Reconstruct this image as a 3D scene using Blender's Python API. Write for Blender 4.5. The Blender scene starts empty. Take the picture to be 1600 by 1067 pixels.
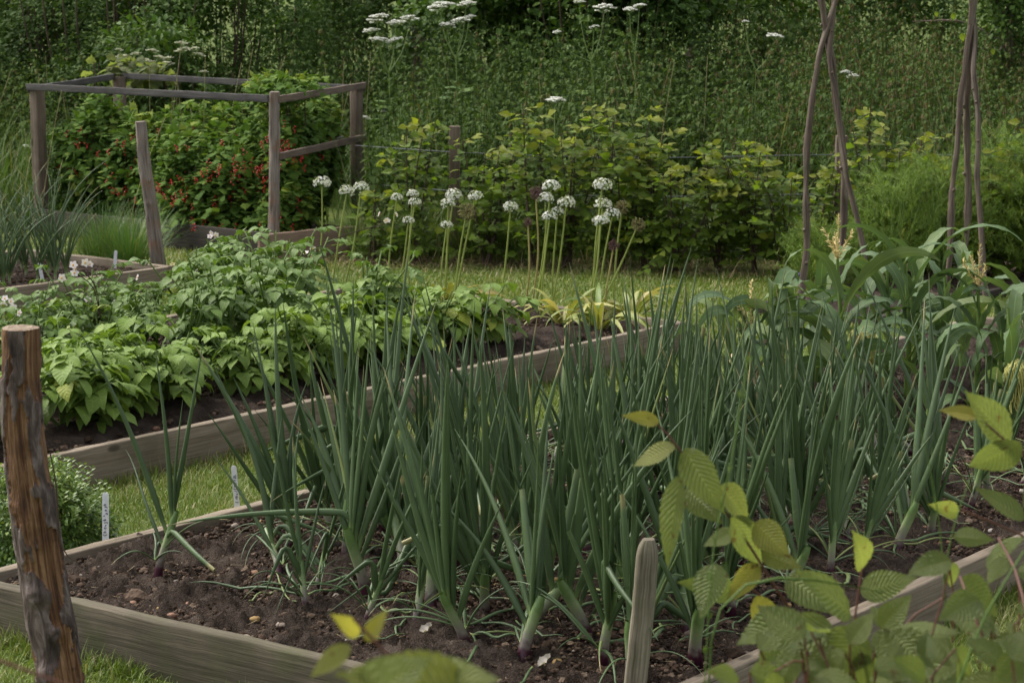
import bpy, math, time
import numpy as np
T0=time.time()
rng=np.random.default_rng(7)
R=math.radians
scene=bpy.context.scene
COL=scene.collection
# ------------------------------------------------------------ camera geometry
FPX=3357.0; PITCH=math.atan(551/FPX); HC=1.6
def ray(x,y):
    a=(x-800)/FPX; b=-(y-533)/FPX
    return np.array([a, math.cos(PITCH)+b*math.sin(PITCH), -math.sin(PITCH)+b*math.cos(PITCH)])
def gp(x,y,z=0.0):
    d=ray(x,y); t=(z-HC)/d[2]; return np.array([d[0]*t,d[1]*t,z])
def at(x,y,Y):
    d=ray(x,y); t=Y/d[1]; return np.array([d[0]*t,Y,HC+d[2]*t])
# ------------------------------------------------------------ numpy helpers
def nrm(a): return a/np.maximum(np.linalg.norm(a,axis=-1,keepdims=True),1e-9)
def _h(i,j,k,s):
    n=(i*374761393+j*668265263+k*1274126177+s*974634777)&0x7fffffff
    n=((n^(n>>13))*1274126177)&0x7fffffff
    n=(n^(n>>16))&0x7fffffff
    return n/float(0x7fffffff)
def noise(P,s=0):
    P=np.asarray(P,float); I=np.floor(P).astype(np.int64); F=P-I; F=F*F*(3-2*F)
    i,j,k=I[...,0],I[...,1],I[...,2]; x,y,z=F[...,0],F[...,1],F[...,2]
    r=0
    for a in (0,1):
        for b in (0,1):
            for c in (0,1):
                w=(x if a else 1-x)*(y if b else 1-y)*(z if c else 1-z)
                r=r+w*_h(i+a,j+b,k+c,s)
    return r*2-1
def fbm(P,o=4,s=0,g=.5):
    P=np.asarray(P,float); r=0; a=1; 
    for q in range(o): r=r+a*noise(P*2**q+q*17.3,s+q); a*=g
    return r
def azi(a): 
    a=np.asarray(a); return np.stack([np.cos(a),np.sin(a),np.zeros_like(a)],-1)
def smooth_path(pts,n):
    pts=np.asarray(pts,float); m=len(pts)
    if m==2: 
        t=np.linspace(0,1,n)[:,None]; return pts[0]*(1-t)+pts[1]*t
    d=np.r_[0,np.cumsum(np.linalg.norm(np.diff(pts,axis=0),axis=1))]; t=np.linspace(0,d[-1],n)
    T=np.gradient(pts,d,axis=0); out=[]
    for q in t:
        i=min(max(np.searchsorted(d,q,'right')-1,0),m-2); h=d[i+1]-d[i]; u=(q-d[i])/h
        out.append((2*u**3-3*u*u+1)*pts[i]+(u**3-2*u*u+u)*h*T[i]+(-2*u**3+3*u*u)*pts[i+1]+(u**3-u*u)*h*T[i+1])
    return np.array(out)
UP=np.array([0,0,1.])
class G:
    """collects grids of vertices; 'uvw' = (along, across, random) per vertex"""
    def __init__(s): s.V=[];s.F=[];s.A=[];s.n=0
    def raw(s,V,F,A):
        V=np.asarray(V,float).reshape(-1,3); F=np.asarray(F,np.int64)
        if F.shape[1]==3: F=np.c_[F,np.full(len(F),-1)]
        s.F.append(np.where(F>=0,F+s.n,-1)); s.V.append(V); s.A.append(np.asarray(A,float).reshape(-1,3)); s.n+=len(V)
    def grids(s,P,A,closed=False):
        N,r,c,_=P.shape
        i=np.arange(r-1)[:,None]; j=np.arange(c if closed else c-1)[None,:]; j2=(j+1)%c
        f=np.stack(np.broadcast_arrays(i*c+j,i*c+j2,(i+1)*c+j2,(i+1)*c+j),-1).reshape(-1,4)
        F=(f[None]+(np.arange(N)*r*c)[:,None,None]).reshape(-1,4)
        s.raw(P,F,A)
    def build(s,name,mat,parent=None,origin=None,smooth=True,**props):
        V=np.concatenate(s.V); F=np.concatenate(s.F); A=np.concatenate(s.A)
        if origin is not None: V=V-np.asarray(origin)
        me=bpy.data.meshes.new(name)
        tri=F[:,3]<0; cnt=np.where(tri,3,4); loops=F[F>=0]
        me.vertices.add(len(V)); me.vertices.foreach_set('co',V.astype(np.float32).ravel())
        me.loops.add(len(loops)); me.loops.foreach_set('vertex_index',loops.astype(np.int32))
        me.polygons.add(len(F)); me.polygons.foreach_set('loop_start',np.r_[0,np.cumsum(cnt)[:-1]].astype(np.int32))
        me.polygons.foreach_set('use_smooth',np.full(len(F),smooth))
        a=me.attributes.new('uvw','FLOAT_VECTOR','POINT'); a.data.foreach_set('vector',A.astype(np.float32).ravel())
        me.update(calc_edges=True); me.materials.append(mat)
        o=bpy.data.objects.new(name,me); COL.objects.link(o)
        if parent is not None: o.parent=parent
        elif origin is not None: o.location=origin
        for k,v in props.items(): o[k]=v
        return o
def leaves(g,base,d,up,L,W,rnd,seg=4,droop=.6,fold=.15,pw=1.2,prof='ovate',twist=0,wave=0,u0=0,serr=0):
    base=np.atleast_2d(base); N=len(base)
    d=nrm(np.broadcast_to(d,(N,3))); up=np.broadcast_to(up,(N,3))
    side=nrm(np.cross(d,up)+1e-6); n=np.cross(side,d)
    L=np.broadcast_to(L,(N,)); W=np.broadcast_to(W,(N,)); droop=np.broadcast_to(droop,(N,)); rnd=np.broadcast_to(rnd,(N,))
    t=np.linspace(0,1,seg+1)
    w={'ovate':np.sin(np.pi*np.clip(t,0,1)**.66)**1.05,'lance':np.sin(np.pi*t**.6)**1.1,'strap':np.minimum(1,np.minimum(t*8+.5,(1-t)*2.2))**.8,
       'hazel':np.sin(np.pi*t**.8)**.6,'grass':(1-t)**.7,'petal':np.sin(np.pi*t**1.3)**.7}[prof].copy()
    w[0]=max(w[0],.04); w[-1]=max(w[-1],.02)
    a=droop[:,None]*t[None]**pw
    st=(L/seg)[:,None]
    cx=np.concatenate([np.zeros((N,1)),np.cumsum(np.cos((a[:,1:]+a[:,:-1])/2)*st,1)],1)
    cz=np.concatenate([np.zeros((N,1)),np.cumsum(np.sin((a[:,1:]+a[:,:-1])/2)*st,1)],1)
    C=base[:,None]+cx[...,None]*d[:,None]-cz[...,None]*n[:,None]
    nn=np.cos(a)[...,None]*n[:,None]+np.sin(a)[...,None]*d[:,None]
    ct=np.array([-1,0,1.])
    hw=(W/2)[:,None]*w[None]
    if serr: hw=hw*(1+serr*((np.arange(seg+1)%2)*2-1))[None]
    sd=np.broadcast_to(side[:,None],nn.shape)
    if twist is not 0:
        tw=np.broadcast_to(twist,(N,))[:,None]*t[None]; c,s_=np.cos(tw)[...,None],np.sin(tw)[...,None]
        sd,nn=sd*c+nn*s_,nn*c-sd*s_
    z=np.abs(ct)[None,None]*fold*hw[...,None]
    if wave: z=z+np.abs(ct)[None,None]*(wave*W)[:,None,None]*np.sin(t*seg*2.1+rnd[:,None]*9)[...,None]*np.sign(ct+.3)[None,None]
    P=C[:,:,None]+sd[:,:,None]*(ct[None,None]*hw[...,None])[...,None]+nn[:,:,None]*z[...,None]
    A=np.zeros(P.shape); A[...,0]=t[None,:,None]; A[...,1]=ct; A[...,2]=rnd[:,None,None]
    g.grids(P,A)
def tubes(g,path,rad,sides=6,rnd=0.5,flat=1.0,ulen=False,cap=False,ref=None):
    path=np.asarray(path,float)
    if path.ndim==2: path=path[None]
    N,r,_=path.shape
    rad=np.broadcast_to(rad,(N,r)); T=nrm(np.gradient(path,axis=1))
    if ref is None:
        m=nrm(path[:,-1]-path[:,0]); ref=np.where(np.abs(m[:,2:3])>.7,np.array([[1.,0.15,0]]),UP[None])
    ref=np.broadcast_to(ref,(N,3))[:,None]
    X=nrm(np.cross(T,ref)); Y=np.cross(X,T)
    a=np.arange(sides)*2*np.pi/sides
    P=path[:,:,None]+rad[:,:,None,None]*(X[:,:,None]*np.cos(a)[:,None]+Y[:,:,None]*(np.sin(a)*flat)[:,None])
    A=np.zeros(P.shape)
    if ulen: u=np.concatenate([np.zeros((N,1)),np.cumsum(np.linalg.norm(np.diff(path,axis=1),axis=2),1)],1)
    else: u=np.broadcast_to(np.linspace(0,1,r),(N,r))
    A[...,0]=u[:,:,None]; A[...,1]=a/(2*np.pi); A[...,2]=np.broadcast_to(rnd,(N,))[:,None,None]
    g.grids(P,A,closed=True)
    if cap:
        for q in range(N):
            for e in (0,-1):
                ring=P[q,e]; c=path[q,e]; V=np.vstack([ring,c]); A2=np.zeros((sides+1,3)); A2[:,0]=u[q,e]; A2[:,1]=.5; A2[:,2]=2
                f=[(i,(i+1)%sides,sides) if e==-1 else ((i+1)%sides,i,sides) for i in range(sides)]
                g.raw(V,f,A2)
def _ico():
    p=(1+5**.5)/2
    v=np.array([(-1,p,0),(1,p,0),(-1,-p,0),(1,-p,0),(0,-1,p),(0,1,p),(0,-1,-p),(0,1,-p),(p,0,-1),(p,0,1),(-p,0,-1),(-p,0,1)],float)
    f=np.array([(0,11,5),(0,5,1),(0,1,7),(0,7,10),(0,10,11),(1,5,9),(5,11,4),(11,10,2),(10,7,6),(7,1,8),(3,9,4),(3,4,2),(3,2,6),(3,6,8),(3,8,9),(4,9,5),(2,4,11),(6,2,10),(8,6,7),(9,8,1)])
    return v/np.linalg.norm(v[0]),f
ICO=_ico()
def _sub(vf):
    v,f=vf; v=list(map(tuple,v)); c={}; o=[]
    def mid(a,b):
        k=(min(a,b),max(a,b))
        if k not in c:
            m=np.array(v[a])+np.array(v[b]); m/=np.linalg.norm(m); c[k]=len(v); v.append(tuple(m))
        return c[k]
    for a,b,d in f:
        x,y,z=mid(a,b),mid(b,d),mid(d,a); o+=[(a,x,z),(b,y,x),(d,z,y),(x,y,z)]
    return np.array(v),np.array(o)
ICO2=_sub(ICO)
def balls(g,P,S,rnd,jit=0.,ico=ICO,sq=None):
    P=np.atleast_2d(P); N=len(P); v,f=ico; m=len(v)
    S=np.broadcast_to(S,(N,)); V=np.broadcast_to(v,(N,m,3)).copy()
    if jit: V*=1+rng.uniform(-jit,jit,(N,m,1))
    if sq is not None: V=V*np.asarray(sq)
    if jit:
        a=rng.uniform(0,6.28,N); c,s=np.cos(a)[:,None],np.sin(a)[:,None]
        x,y=V[...,0]*c-V[...,1]*s,V[...,0]*s+V[...,1]*c; V=np.stack([x,y,V[...,2]],-1)
    V=P[:,None]+V*S[:,None,None]
    A=np.zeros(V.shape); A[...,2]=np.broadcast_to(rnd,(N,))[:,None]; A[...,0]=(v[:,2]+1)/2
    g.raw(V,(f[None]+(np.arange(N)*m)[:,None,None]).reshape(-1,3),A)
def beam(g,p0,p1,w,h,up=UP,n=14,jit=.0015,rnd=None,bow=0.):
    """sawn timber with slightly worn edges, closed ends; uvw=(metres along, metres round, random)"""
    p0=np.asarray(p0,float);p1=np.asarray(p1,float); d=nrm(p1-p0); L=np.linalg.norm(p1-p0)
    X=nrm(np.cross(d,up)); Y=np.cross(X,d); b=min(w,h)*.1
    sec=[]
    for sx,sy in ((1,1),(-1,1),(-1,-1),(1,-1)):
        cx,cy=sx*(w/2-b),sy*(h/2-b)
        o=[(b*sx,b*.0),(b*.7*sx,b*.7*sy),(0,b*sy)]
        if sx*sy<0: o=o[::-1]
        o=[(sx*b,0),(sx*b*.7,sy*b*.7),(0,sy*b)] if sx*sy>0 else [(0,sy*b),(sx*b*.7,sy*b*.7),(sx*b,0)]
        sec+=[(cx+a,cy+c) for a,c in o]
    # insert mid points on each face for wobble
    S=np.array(sec); S2=[]
    for i in range(12):
        S2.append(S[i])
        if i%3==2:
            q=S[(i+1)%12]; S2+= [S[i]*.67+q*.33,S[i]*.33+q*.67]
    S=np.array(S2); m=len(S)
    per=np.r_[0,np.cumsum(np.linalg.norm(np.diff(S,axis=0),axis=1))]
    n=max(n,int(L/.05)); t=np.linspace(0,1,n)
    P=p0+(p1-p0)*t[:,None,None]+X*S[:,0][None,:,None]+Y*S[:,1][None,:,None]
    if bow: P=P+X*(bow*np.sin(t*np.pi))[:,None,None]
    P=P+(X+Y)*(fbm(P*5,2,3)*jit*.9+fbm(P*40,2,3)*jit*.45)[...,None]+rng.normal(0,jit*.25,P.shape)
    r=rng.uniform() if rnd is None else rnd
    A=np.zeros(P.shape); A[...,0]=(t*L)[:,None]; A[...,1]=per; A[...,2]=r
    g.grids(P[None],A[None],closed=True)
    for e,sgn in ((0,1),(-1,-1)):
        ring=P[e]; V=np.vstack([ring,ring.mean(0)]); AA=np.zeros((m+1,3)); AA[:m,0]=S[:,0]*3; AA[:m,1]=S[:,1]*3; AA[:,2]=r
        g.raw(V,[((i+1)%m,i,m) if sgn==1 else (i,(i+1)%m,m) for i in range(m)],AA)
# ------------------------------------------------------------ things
def thing(name,label,cat,loc=(0,0,0),group=None,rz=0):
    o=bpy.data.objects.new(name,None); COL.objects.link(o); o.location=loc; o.rotation_euler=(0,0,rz); o.empty_display_size=.05
    o['label']=label; o['category']=cat
    if group: o['group']=group
    return o
def dup(root,loc,rz=0,label=None,group=None,tilt=(0,0),sc=1.0):
    r=root.copy(); COL.objects.link(r); r.location=loc; r.rotation_euler=(tilt[0],tilt[1],rz); r.scale=(sc,sc,sc)
    if label: r['label']=label
    if group: r['group']=group
    for ch in list(root.children):
        c=ch.copy(); COL.objects.link(c); c.parent=r
        for q in list(ch.children):
            e=q.copy(); COL.objects.link(e); e.parent=c
    return r
ORD=['','first','second','third','fourth','fifth','sixth','seventh','eighth','ninth','tenth','eleventh','twelfth','thirteenth','fourteenth','fifteenth','sixteenth','seventeenth','eighteenth','nineteenth','twentieth','twenty-first','twenty-second','twenty-third','twenty-fourth','twenty-fifth','twenty-sixth']
# ------------------------------------------------------------ materials
class M:
    def __init__(s,name):
        s.m=bpy.data.materials.new(name); s.m.use_nodes=True; s.t=s.m.node_tree; s.t.nodes.clear()
        s.out=s.t.nodes.new('ShaderNodeOutputMaterial'); s.p=s.t.nodes.new('ShaderNodeBsdfPrincipled'); s.t.links.new(s.p.outputs[0],s.out.inputs[0])
    def N(s,ty,**k):
        n=s.t.nodes.new('ShaderNode'+ty)
        for a,b in k.items(): setattr(n,a,b)
        return n
    def L(s,a,b): s.t.links.new(a,b)
    def attr(s):
        if not hasattr(s,'_a'):
            s._a=s.N('Attribute',attribute_name='uvw'); s._s=s.N('SeparateXYZ'); s.L(s._a.outputs['Vector'],s._s.inputs[0])
        return s._s.outputs
    def math(s,op,a,b=None,c=None,clamp=False):
        n=s.N('Math',operation=op,use_clamp=clamp)
        for i,v in enumerate((a,b,c)):
            if v is None: continue
            if isinstance(v,(int,float)): n.inputs[i].default_value=v
            else: s.L(v,n.inputs[i])
        return n.outputs[0]
    def noise(s,scale,detail=4,vec=None,rough=.55,dist=0,dim='3D'):
        n=s.N('TexNoise'); n.noise_dimensions=dim; n.inputs['Scale'].default_value=scale; n.inputs['Detail'].default_value=detail; n.inputs['Roughness'].default_value=rough; n.inputs['Distortion'].default_value=dist
        if vec is None: vec=s.N('TexCoord').outputs['Object']
        s.L(vec,n.inputs['Vector']); return n.outputs['Fac']
    def vec(s,x,y,z=0.0):
        c=s.N('CombineXYZ')
        for i,v in enumerate((x,y,z)):
            if isinstance(v,(int,float)): c.inputs[i].default_value=v
            else: s.L(v,c.inputs[i])
        return c.outputs[0]
    def ramp(s,f,stops,interp='LINEAR'):
        n=s.N('ValToRGB'); r=n.color_ramp; r.interpolation=interp
        while len(r.elements)<len(stops): r.elements.new(.5)
        for e,(p,c) in zip(r.elements,stops): e.position=p; e.color=(*c,1) if len(c)==3 else c
        s.L(f,n.inputs[0]); return n.outputs[0]
    def step(s,f,a,b): # smooth 0..1
        n=s.N('MapRange',interpolation_type='SMOOTHSTEP'); s.L(f,n.inputs[0]); n.inputs[1].default_value=a; n.inputs[2].default_value=b; return n.outputs[0]
    def mix(s,f,a,b,mode='MIX'):
        n=s.N('MixRGB',blend_type=mode)
        for i,v in enumerate((f,a,b)):
            if isinstance(v,(int,float)): n.inputs[i].default_value=v
            elif isinstance(v,tuple): n.inputs[i].default_value=(*v,1)
            else: s.L(v,n.inputs[i])
        return n.outputs[0]
    def bump(s,h,st=.5,d=.01):
        n=s.N('Bump'); n.inputs['Strength'].default_value=st; n.inputs['Distance'].default_value=d; s.L(h,n.inputs['Height']); s.L(n.outputs[0],s.p.inputs['Normal']); return n
    def col(s,c):
        if isinstance(c,tuple): s.p.inputs['Base Color'].default_value=(*c,1)
        else: s.L(c,s.p.inputs['Base Color'])
        s.c=c
    def fin(s,rough=.6,spec=.3,trans=0,tcol=None):
        if isinstance(rough,(int,float)): s.p.inputs['Roughness'].default_value=rough
        else: s.L(rough,s.p.inputs['Roughness'])
        s.p.inputs['Specular IOR Level'].default_value=spec
        if trans:
            t=s.N('BsdfTranslucent'); x=s.N('MixShader'); x.inputs[0].default_value=trans
            tc=s.mix(1.0,s.c,tcol or (1.2,1.25,.6),'MULTIPLY'); s.L(tc,t.inputs[0])
            s.L(s.p.outputs[0],x.inputs[1]); s.L(t.outputs[0],x.inputs[2]); s.L(x.outputs[0],s.out.inputs[0])
        return s.m
def leafmat(name,c1,c2,c3=None,veins=0,slant=1.2,vs=.25,rough=.5,spec=.35,trans=.25,mid=.12,blotch=.25,wrk=0,bst=1.0):
    m=M(name); a=m.attr(); u,v,r=a[0],a[1],a[2]; av=m.math('ABSOLUTE',v)
    st=[(0,c1),(.8,c2)]
    if c3: st=[(0,c1),(.72,c2),(.97,c3)]
    c=m.ramp(r,st)
    nz=m.noise(30,3); c=m.mix(m.math('MULTIPLY',m.step(nz,.35,.7),blotch),c,m.mix(1.0,c,(.55,.62,.5),'MULTIPLY'))
    if veins:
        ph=m.math('ADD',m.math('SUBTRACT',m.math('MULTIPLY',u,float(veins)),m.math('MULTIPLY',av,slant)),m.math('MULTIPLY',m.noise(38,2),.35))
        w=m.math('PINGPONG',ph,.5)   # 0..0.5
        line=m.step(w,.13,.0); 
        c=m.mix(m.math('MULTIPLY',line,vs),c,m.mix(1.0,c,(1.7,1.6,1.5),'MULTIPLY'))
        h=m.math('MULTIPLY',w,1.0)
        if wrk: h=m.math('ADD',h,m.math('MULTIPLY',m.noise(260,2),wrk))
        m.bump(h,bst,.012 if veins>10 else .006)
    if 'near' in name:
        sp=m.step(m.noise(55,2),.66,.70); c=m.mix(m.math('MULTIPLY',sp,.8),c,(.16,.09,.035))
    if mid:
        ml=m.step(av,mid,.0); c=m.mix(m.math('MULTIPLY',ml,.45),c,m.mix(1.0,c,(1.6,1.5,1.5),'MULTIPLY'))
    m.col(c); return m.fin(rough,spec,trans)
def woodmat(name,dark,mid,light,grain=1.0,green=0.0,knots=True,rough=.85):
    m=M(name); a=m.attr(); u,v,r=a[0],a[1],a[2]
    off=m.math('MULTIPLY',r,37.0)
    vv=m.vec(m.math('ADD',m.math('MULTIPLY',u,2.2),off),m.math('MULTIPLY',v,70*grain),off)
    g1=m.noise(1.0,5,vv,.65,.6)
    v2=m.vec(m.math('ADD',m.math('MULTIPLY',u,6.0),off),m.math('MULTIPLY',v,260*grain),off)
    g2=m.noise(1.0,3,v2,.6)
    big=m.noise(5,4)
    f=m.math('ADD',m.math('MULTIPLY',g1,.6),m.math('MULTIPLY',g2,.4))
    c=m.ramp(f,[(.33,dark),(.5,mid),(.68,light)])
    c=m.mix(m.math('MULTIPLY',m.step(big,.45,.72),.55),c,dark)
    if green: c=m.mix(m.math('MULTIPLY',m.step(m.noise(9,5),.42,.7),green),c,(.06,.075,.025))
    h=f
    if knots:
        vo=m.N('TexVoronoi'); vo.inputs['Scale'].default_value=1.0; m.L(m.vec(m.math('ADD',m.math('MULTIPLY',u,3.5),off),m.math('MULTIPLY',v,9.0),off),vo.inputs['Vector'])
        k=m.step(vo.outputs['Distance'],.13,.06); c=m.mix(m.math('MULTIPLY',k,.75),c,tuple(x*.35 for x in dark))
    m.col(c); m.bump(h,.7,.004); return m.fin(rough,.2)
def plain(name,c,rough=.6,spec=.3,trans=0,var=.3,scale=40):
    m=M(name); n=m.noise(scale,3); m.col(m.mix(m.math('MULTIPLY',n,var),c,tuple(x*.45 for x in c))); return m.fin(rough,spec,trans)
MT={}
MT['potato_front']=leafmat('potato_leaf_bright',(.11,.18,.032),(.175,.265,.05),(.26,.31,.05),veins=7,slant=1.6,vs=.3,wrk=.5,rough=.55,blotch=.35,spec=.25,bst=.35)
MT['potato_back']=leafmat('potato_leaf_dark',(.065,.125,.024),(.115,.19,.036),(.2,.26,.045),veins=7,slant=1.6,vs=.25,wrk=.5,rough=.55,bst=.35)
MT['hornbeam']=leafmat('hornbeam_leaf',(.10,.18,.022),(.19,.29,.03),(.33,.37,.045),veins=11,slant=2.6,vs=.3,rough=.5,trans=.3)
MT['hornbeam_near']=leafmat('hornbeam_leaf_near',(.15,.195,.065),(.24,.28,.10),(.40,.36,.09),veins=13,slant=3.0,vs=.75,rough=.55,trans=.42,blotch=.35,mid=.09)
MT['currant']=leafmat('currant_leaf',(.05,.10,.02),(.095,.165,.028),(.19,.24,.045),mid=.06,rough=.75,spec=.1)
MT['dark_shrub']=leafmat('dark_shrub_leaf',(.028,.058,.013),(.05,.092,.018),(.08,.125,.022),mid=.0,rough=.7,spec=.12)
MT['hazel']=leafmat('hazel_leaf',(.04,.085,.015),(.075,.14,.022),(.11,.17,.028),mid=.08,rough=.6,spec=.2)
MT['nettle']=leafmat('nettle_leaf',(.046,.080,.022),(.076,.118,.032),(.14,.105,.055),mid=.0,rough=.75,spec=.08)
MT['box']=leafmat('box_leaf',(.05,.105,.015),(.11,.19,.03),(.18,.25,.04),mid=.15,rough=.4,spec=.4)
MT['fennel']=leafmat('fennel_frond',(.11,.19,.02),(.18,.28,.03),(.28,.26,.03),mid=0,rough=.6)
MT['tallgrass']=leafmat('tall_grass_blade',(.055,.11,.018),(.10,.165,.03),(.28,.25,.12),mid=0,rough=.6)
MT['lawn']=leafmat('lawn_blade',(.085,.135,.016),(.15,.21,.028),(.32,.28,.14),mid=0,rough=.55)
MT['straw']=leafmat('dry_straw',(.20,.14,.075),(.30,.23,.13),(.12,.12,.04),mid=0,rough=.8,trans=.1)
MT['allium_leaf']=leafmat('allium_leaf_yellowing',(.13,.20,.035),(.30,.30,.07),(.45,.38,.16),mid=.1,rough=.5)
MT['chive']=leafmat('chive_blade',(.05,.12,.025),(.09,.17,.04),(.2,.22,.06),mid=0)
MT['stemgreen']=plain('green_stem',(.12,.19,.04),.5,.35)
MT['alliumstem']=plain('allium_stem',(.26,.32,.07),.45,.35,.1)
MT['alliumstem_old']=plain('allium_stem_old',(.30,.26,.09),.6)
MT['stembrown']=plain('brown_twig',(.06,.04,.025),.75)
MT['stemred']=plain('red_brown_twig',(.11,.045,.03),.55)
MT['petal_w']=plain('white_petal',(.72,.72,.70),.6,.2,.2,.25,200)
MT['petal_p']=plain('pale_pink_petal',(.68,.62,.66),.6,.2,.2,.25,200)
MT['umbel']=plain('umbel_white',(.80,.80,.74),.7,.2,.15,.4,120)
MT['umbel_c']=plain('umbel_cream',(.66,.66,.48),.7,.2,.15,.4,120)
MT['seedhead']=plain('seedhead_tan',(.17,.15,.06),.7,.2,0,.5,200)
MT['seedhead_p']=plain('seedhead_purple',(.12,.065,.06),.7,.2,0,.5,200)
MT['skin']=plain('dry_onion_skin',(.46,.42,.36),.5,.3,.2,.5,90)
MT['stamen']=plain('flower_eye',(.65,.36,.04),.6)
MT['berry']=plain('red_berry',(.46,.014,.012),.2,.5,0,.3,30)
MT['wire']=plain('wire',(.10,.11,.12),.5)
MT['seed']=plain('nettle_seed',(.14,.10,.06),.8,.1)
MT['silk']=plain('corn_silk',(.55,.54,.17),.5,.4,.2,.4,150)
MT['tassel']=plain('corn_tassel',(.62,.50,.24),.7,.2,.1,.3,150)
MT['husk']=leafmat('dry_husk',(.38,.27,.16),(.58,.46,.30),mid=.08,rough=.8,trans=.15)
MT['purple_flower']=plain('purple_petal',(.035,.012,.12),.6)
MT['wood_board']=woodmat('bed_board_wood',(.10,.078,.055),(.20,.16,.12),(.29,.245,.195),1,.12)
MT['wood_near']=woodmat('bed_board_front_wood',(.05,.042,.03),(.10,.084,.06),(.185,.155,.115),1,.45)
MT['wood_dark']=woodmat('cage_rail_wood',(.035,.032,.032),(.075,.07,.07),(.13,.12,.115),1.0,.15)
MT['wood_post']=woodmat('cage_post_wood',(.07,.05,.038),(.14,.105,.082),(.21,.17,.14),.8,.1)
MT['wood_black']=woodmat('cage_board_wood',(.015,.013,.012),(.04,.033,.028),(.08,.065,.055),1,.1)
MT['wood_plank']=woodmat('plank_wood',(.13,.085,.06),(.22,.155,.115),(.30,.225,.17),.8,.05)
MT['wood_stake']=woodmat('stake_wood',(.045,.036,.026),(.17,.145,.11),(.33,.29,.235),.8,.4,False)
MT['wood_pole']=woodmat('pole_bark',(.035,.025,.02),(.11,.082,.064),(.24,.20,.165),.6,.2,False,.7)
# onion
def m_onion():
    m=M('onion_leaf'); a=m.attr(); u,v,r=a[0],a[1],a[2]
    c=m.ramp(r,[(0,(.042,.074,.027)),(.5,(.064,.105,.038)),(.85,(.095,.15,.062)),(1,(.20,.23,.06))])
    bl=m.noise(14,4); c=m.mix(m.math('MULTIPLY',m.step(bl,.4,.7),.45),c,m.mix(1.0,c,(1.35,1.35,1.6),'MULTIPLY'))
    st=m.noise(1.0,2,m.vec(m.math('MULTIPLY',u,3.0),m.math('MULTIPLY',v,44.0),m.math('MULTIPLY',r,9.0)),.5)
    c=m.mix(m.math('MULTIPLY',st,.35),c,m.mix(1.0,c,(.55,.6,.55),'MULTIPLY'))
    c=m.mix(m.step(u,.10,.0),c,(.20,.28,.09))
    dry=m.math('MULTIPLY',m.step(m.math('ADD',u,m.math('MULTIPLY',r,.06)),.90,.99),m.step(r,.55,.85)); c=m.mix(dry,c,(.42,.34,.16))
    sp=m.step(m.noise(420,1),.73,.78); c=m.mix(m.math('MULTIPLY',sp,.35),c,(.3,.36,.28))
    m.col(c); m.bump(st,.25,.002); return m.fin(.42,.4,.06)
MT['onion']=m_onion()
def m_onstem():
    m=M('onion_stem'); a=m.attr(); u,v,r=a[0],a[1],a[2]
    uu=m.math('ADD',u,m.math('MULTIPLY',m.math('SUBTRACT',m.noise(60,2),.5),.25))
    c=m.ramp(uu,[(0,(.03,.007,.018)),(.28,(.05,.010,.022)),(.42,(.24,.22,.18)),(.64,(.25,.32,.15)),(.85,(.12,.20,.06))])
    st=m.noise(1.0,2,m.vec(u,m.math('MULTIPLY',v,30.0),r),.5); c=m.mix(m.math('MULTIPLY',st,.4),c,m.mix(1.0,c,(.6,.6,.6),'MULTIPLY'))
    m.col(c); return m.fin(.35,.45,.05)
MT['onstem']=m_onstem()
def m_soil():
    m=M('soil'); n1=m.noise(9,6,None,.65); n2=m.noise(90,4,None,.7); n3=m.noise(3,3)
    c=m.ramp(n1,[(.3,(.028,.021,.017)),(.5,(.064,.048,.039)),(.72,(.135,.105,.085))])
    c=m.mix(m.math('MULTIPLY',m.step(n2,.5,.75),.6),c,(.15,.11,.08))
    c=m.mix(m.math('MULTIPLY',m.step(n3,.45,.65),.4),c,(.035,.022,.016))
    sp=m.step(m.noise(330,1),.74,.78); c=m.mix(m.math('MULTIPLY',sp,.7),c,(.34,.28,.21))
    m.col(c); m.bump(m.math('ADD',n2,m.noise(260,3)),1.0,.02); return m.fin(.95,.1)
MT['soil']=m_soil()
def m_clod():
    m=M('soil_clod'); a=m.attr(); c=m.ramp(a[2],[(0,(.03,.019,.013)),(.45,(.07,.046,.033)),(.8,(.125,.088,.064)),(.93,(.2,.15,.11)),(1,(.38,.31,.24))])
    n=m.noise(150,4); c=m.mix(m.math('MULTIPLY',n,.5),c,(.03,.02,.014)); m.col(c); m.bump(n,.8,.006); return m.fin(.95,.1)
MT['clod']=m_clod()
def m_stone():
    m=M('pebble'); a=m.attr(); c=m.ramp(a[2],[(0,(.16,.13,.11)),(.3,(.28,.23,.19)),(.5,(.26,.14,.09)),(.7,(.40,.36,.32)),(.85,(.34,.22,.08)),(1,(.5,.48,.44))],'CONSTANT')
    n=m.noise(110,4); c=m.mix(m.math('MULTIPLY',n,.6),c,(.08,.055,.04)); m.col(c); m.bump(n,.3,.003); return m.fin(.75,.25)
MT['stone']=m_stone()
def m_ground():
    m=M('ground_grass'); n1=m.noise(.8,5); n2=m.noise(28,4,None,.7)
    c=m.ramp(n2,[(.3,(.04,.055,.014)),(.55,(.08,.115,.022)),(.8,(.13,.165,.04))])
    c=m.mix(m.math('MULTIPLY',m.step(n1,.45,.7),.35),c,(.14,.14,.045))
    m.col(c); m.bump(n2,1,.02); return m.fin(.9,.1)
MT['ground']=m_ground()
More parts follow.
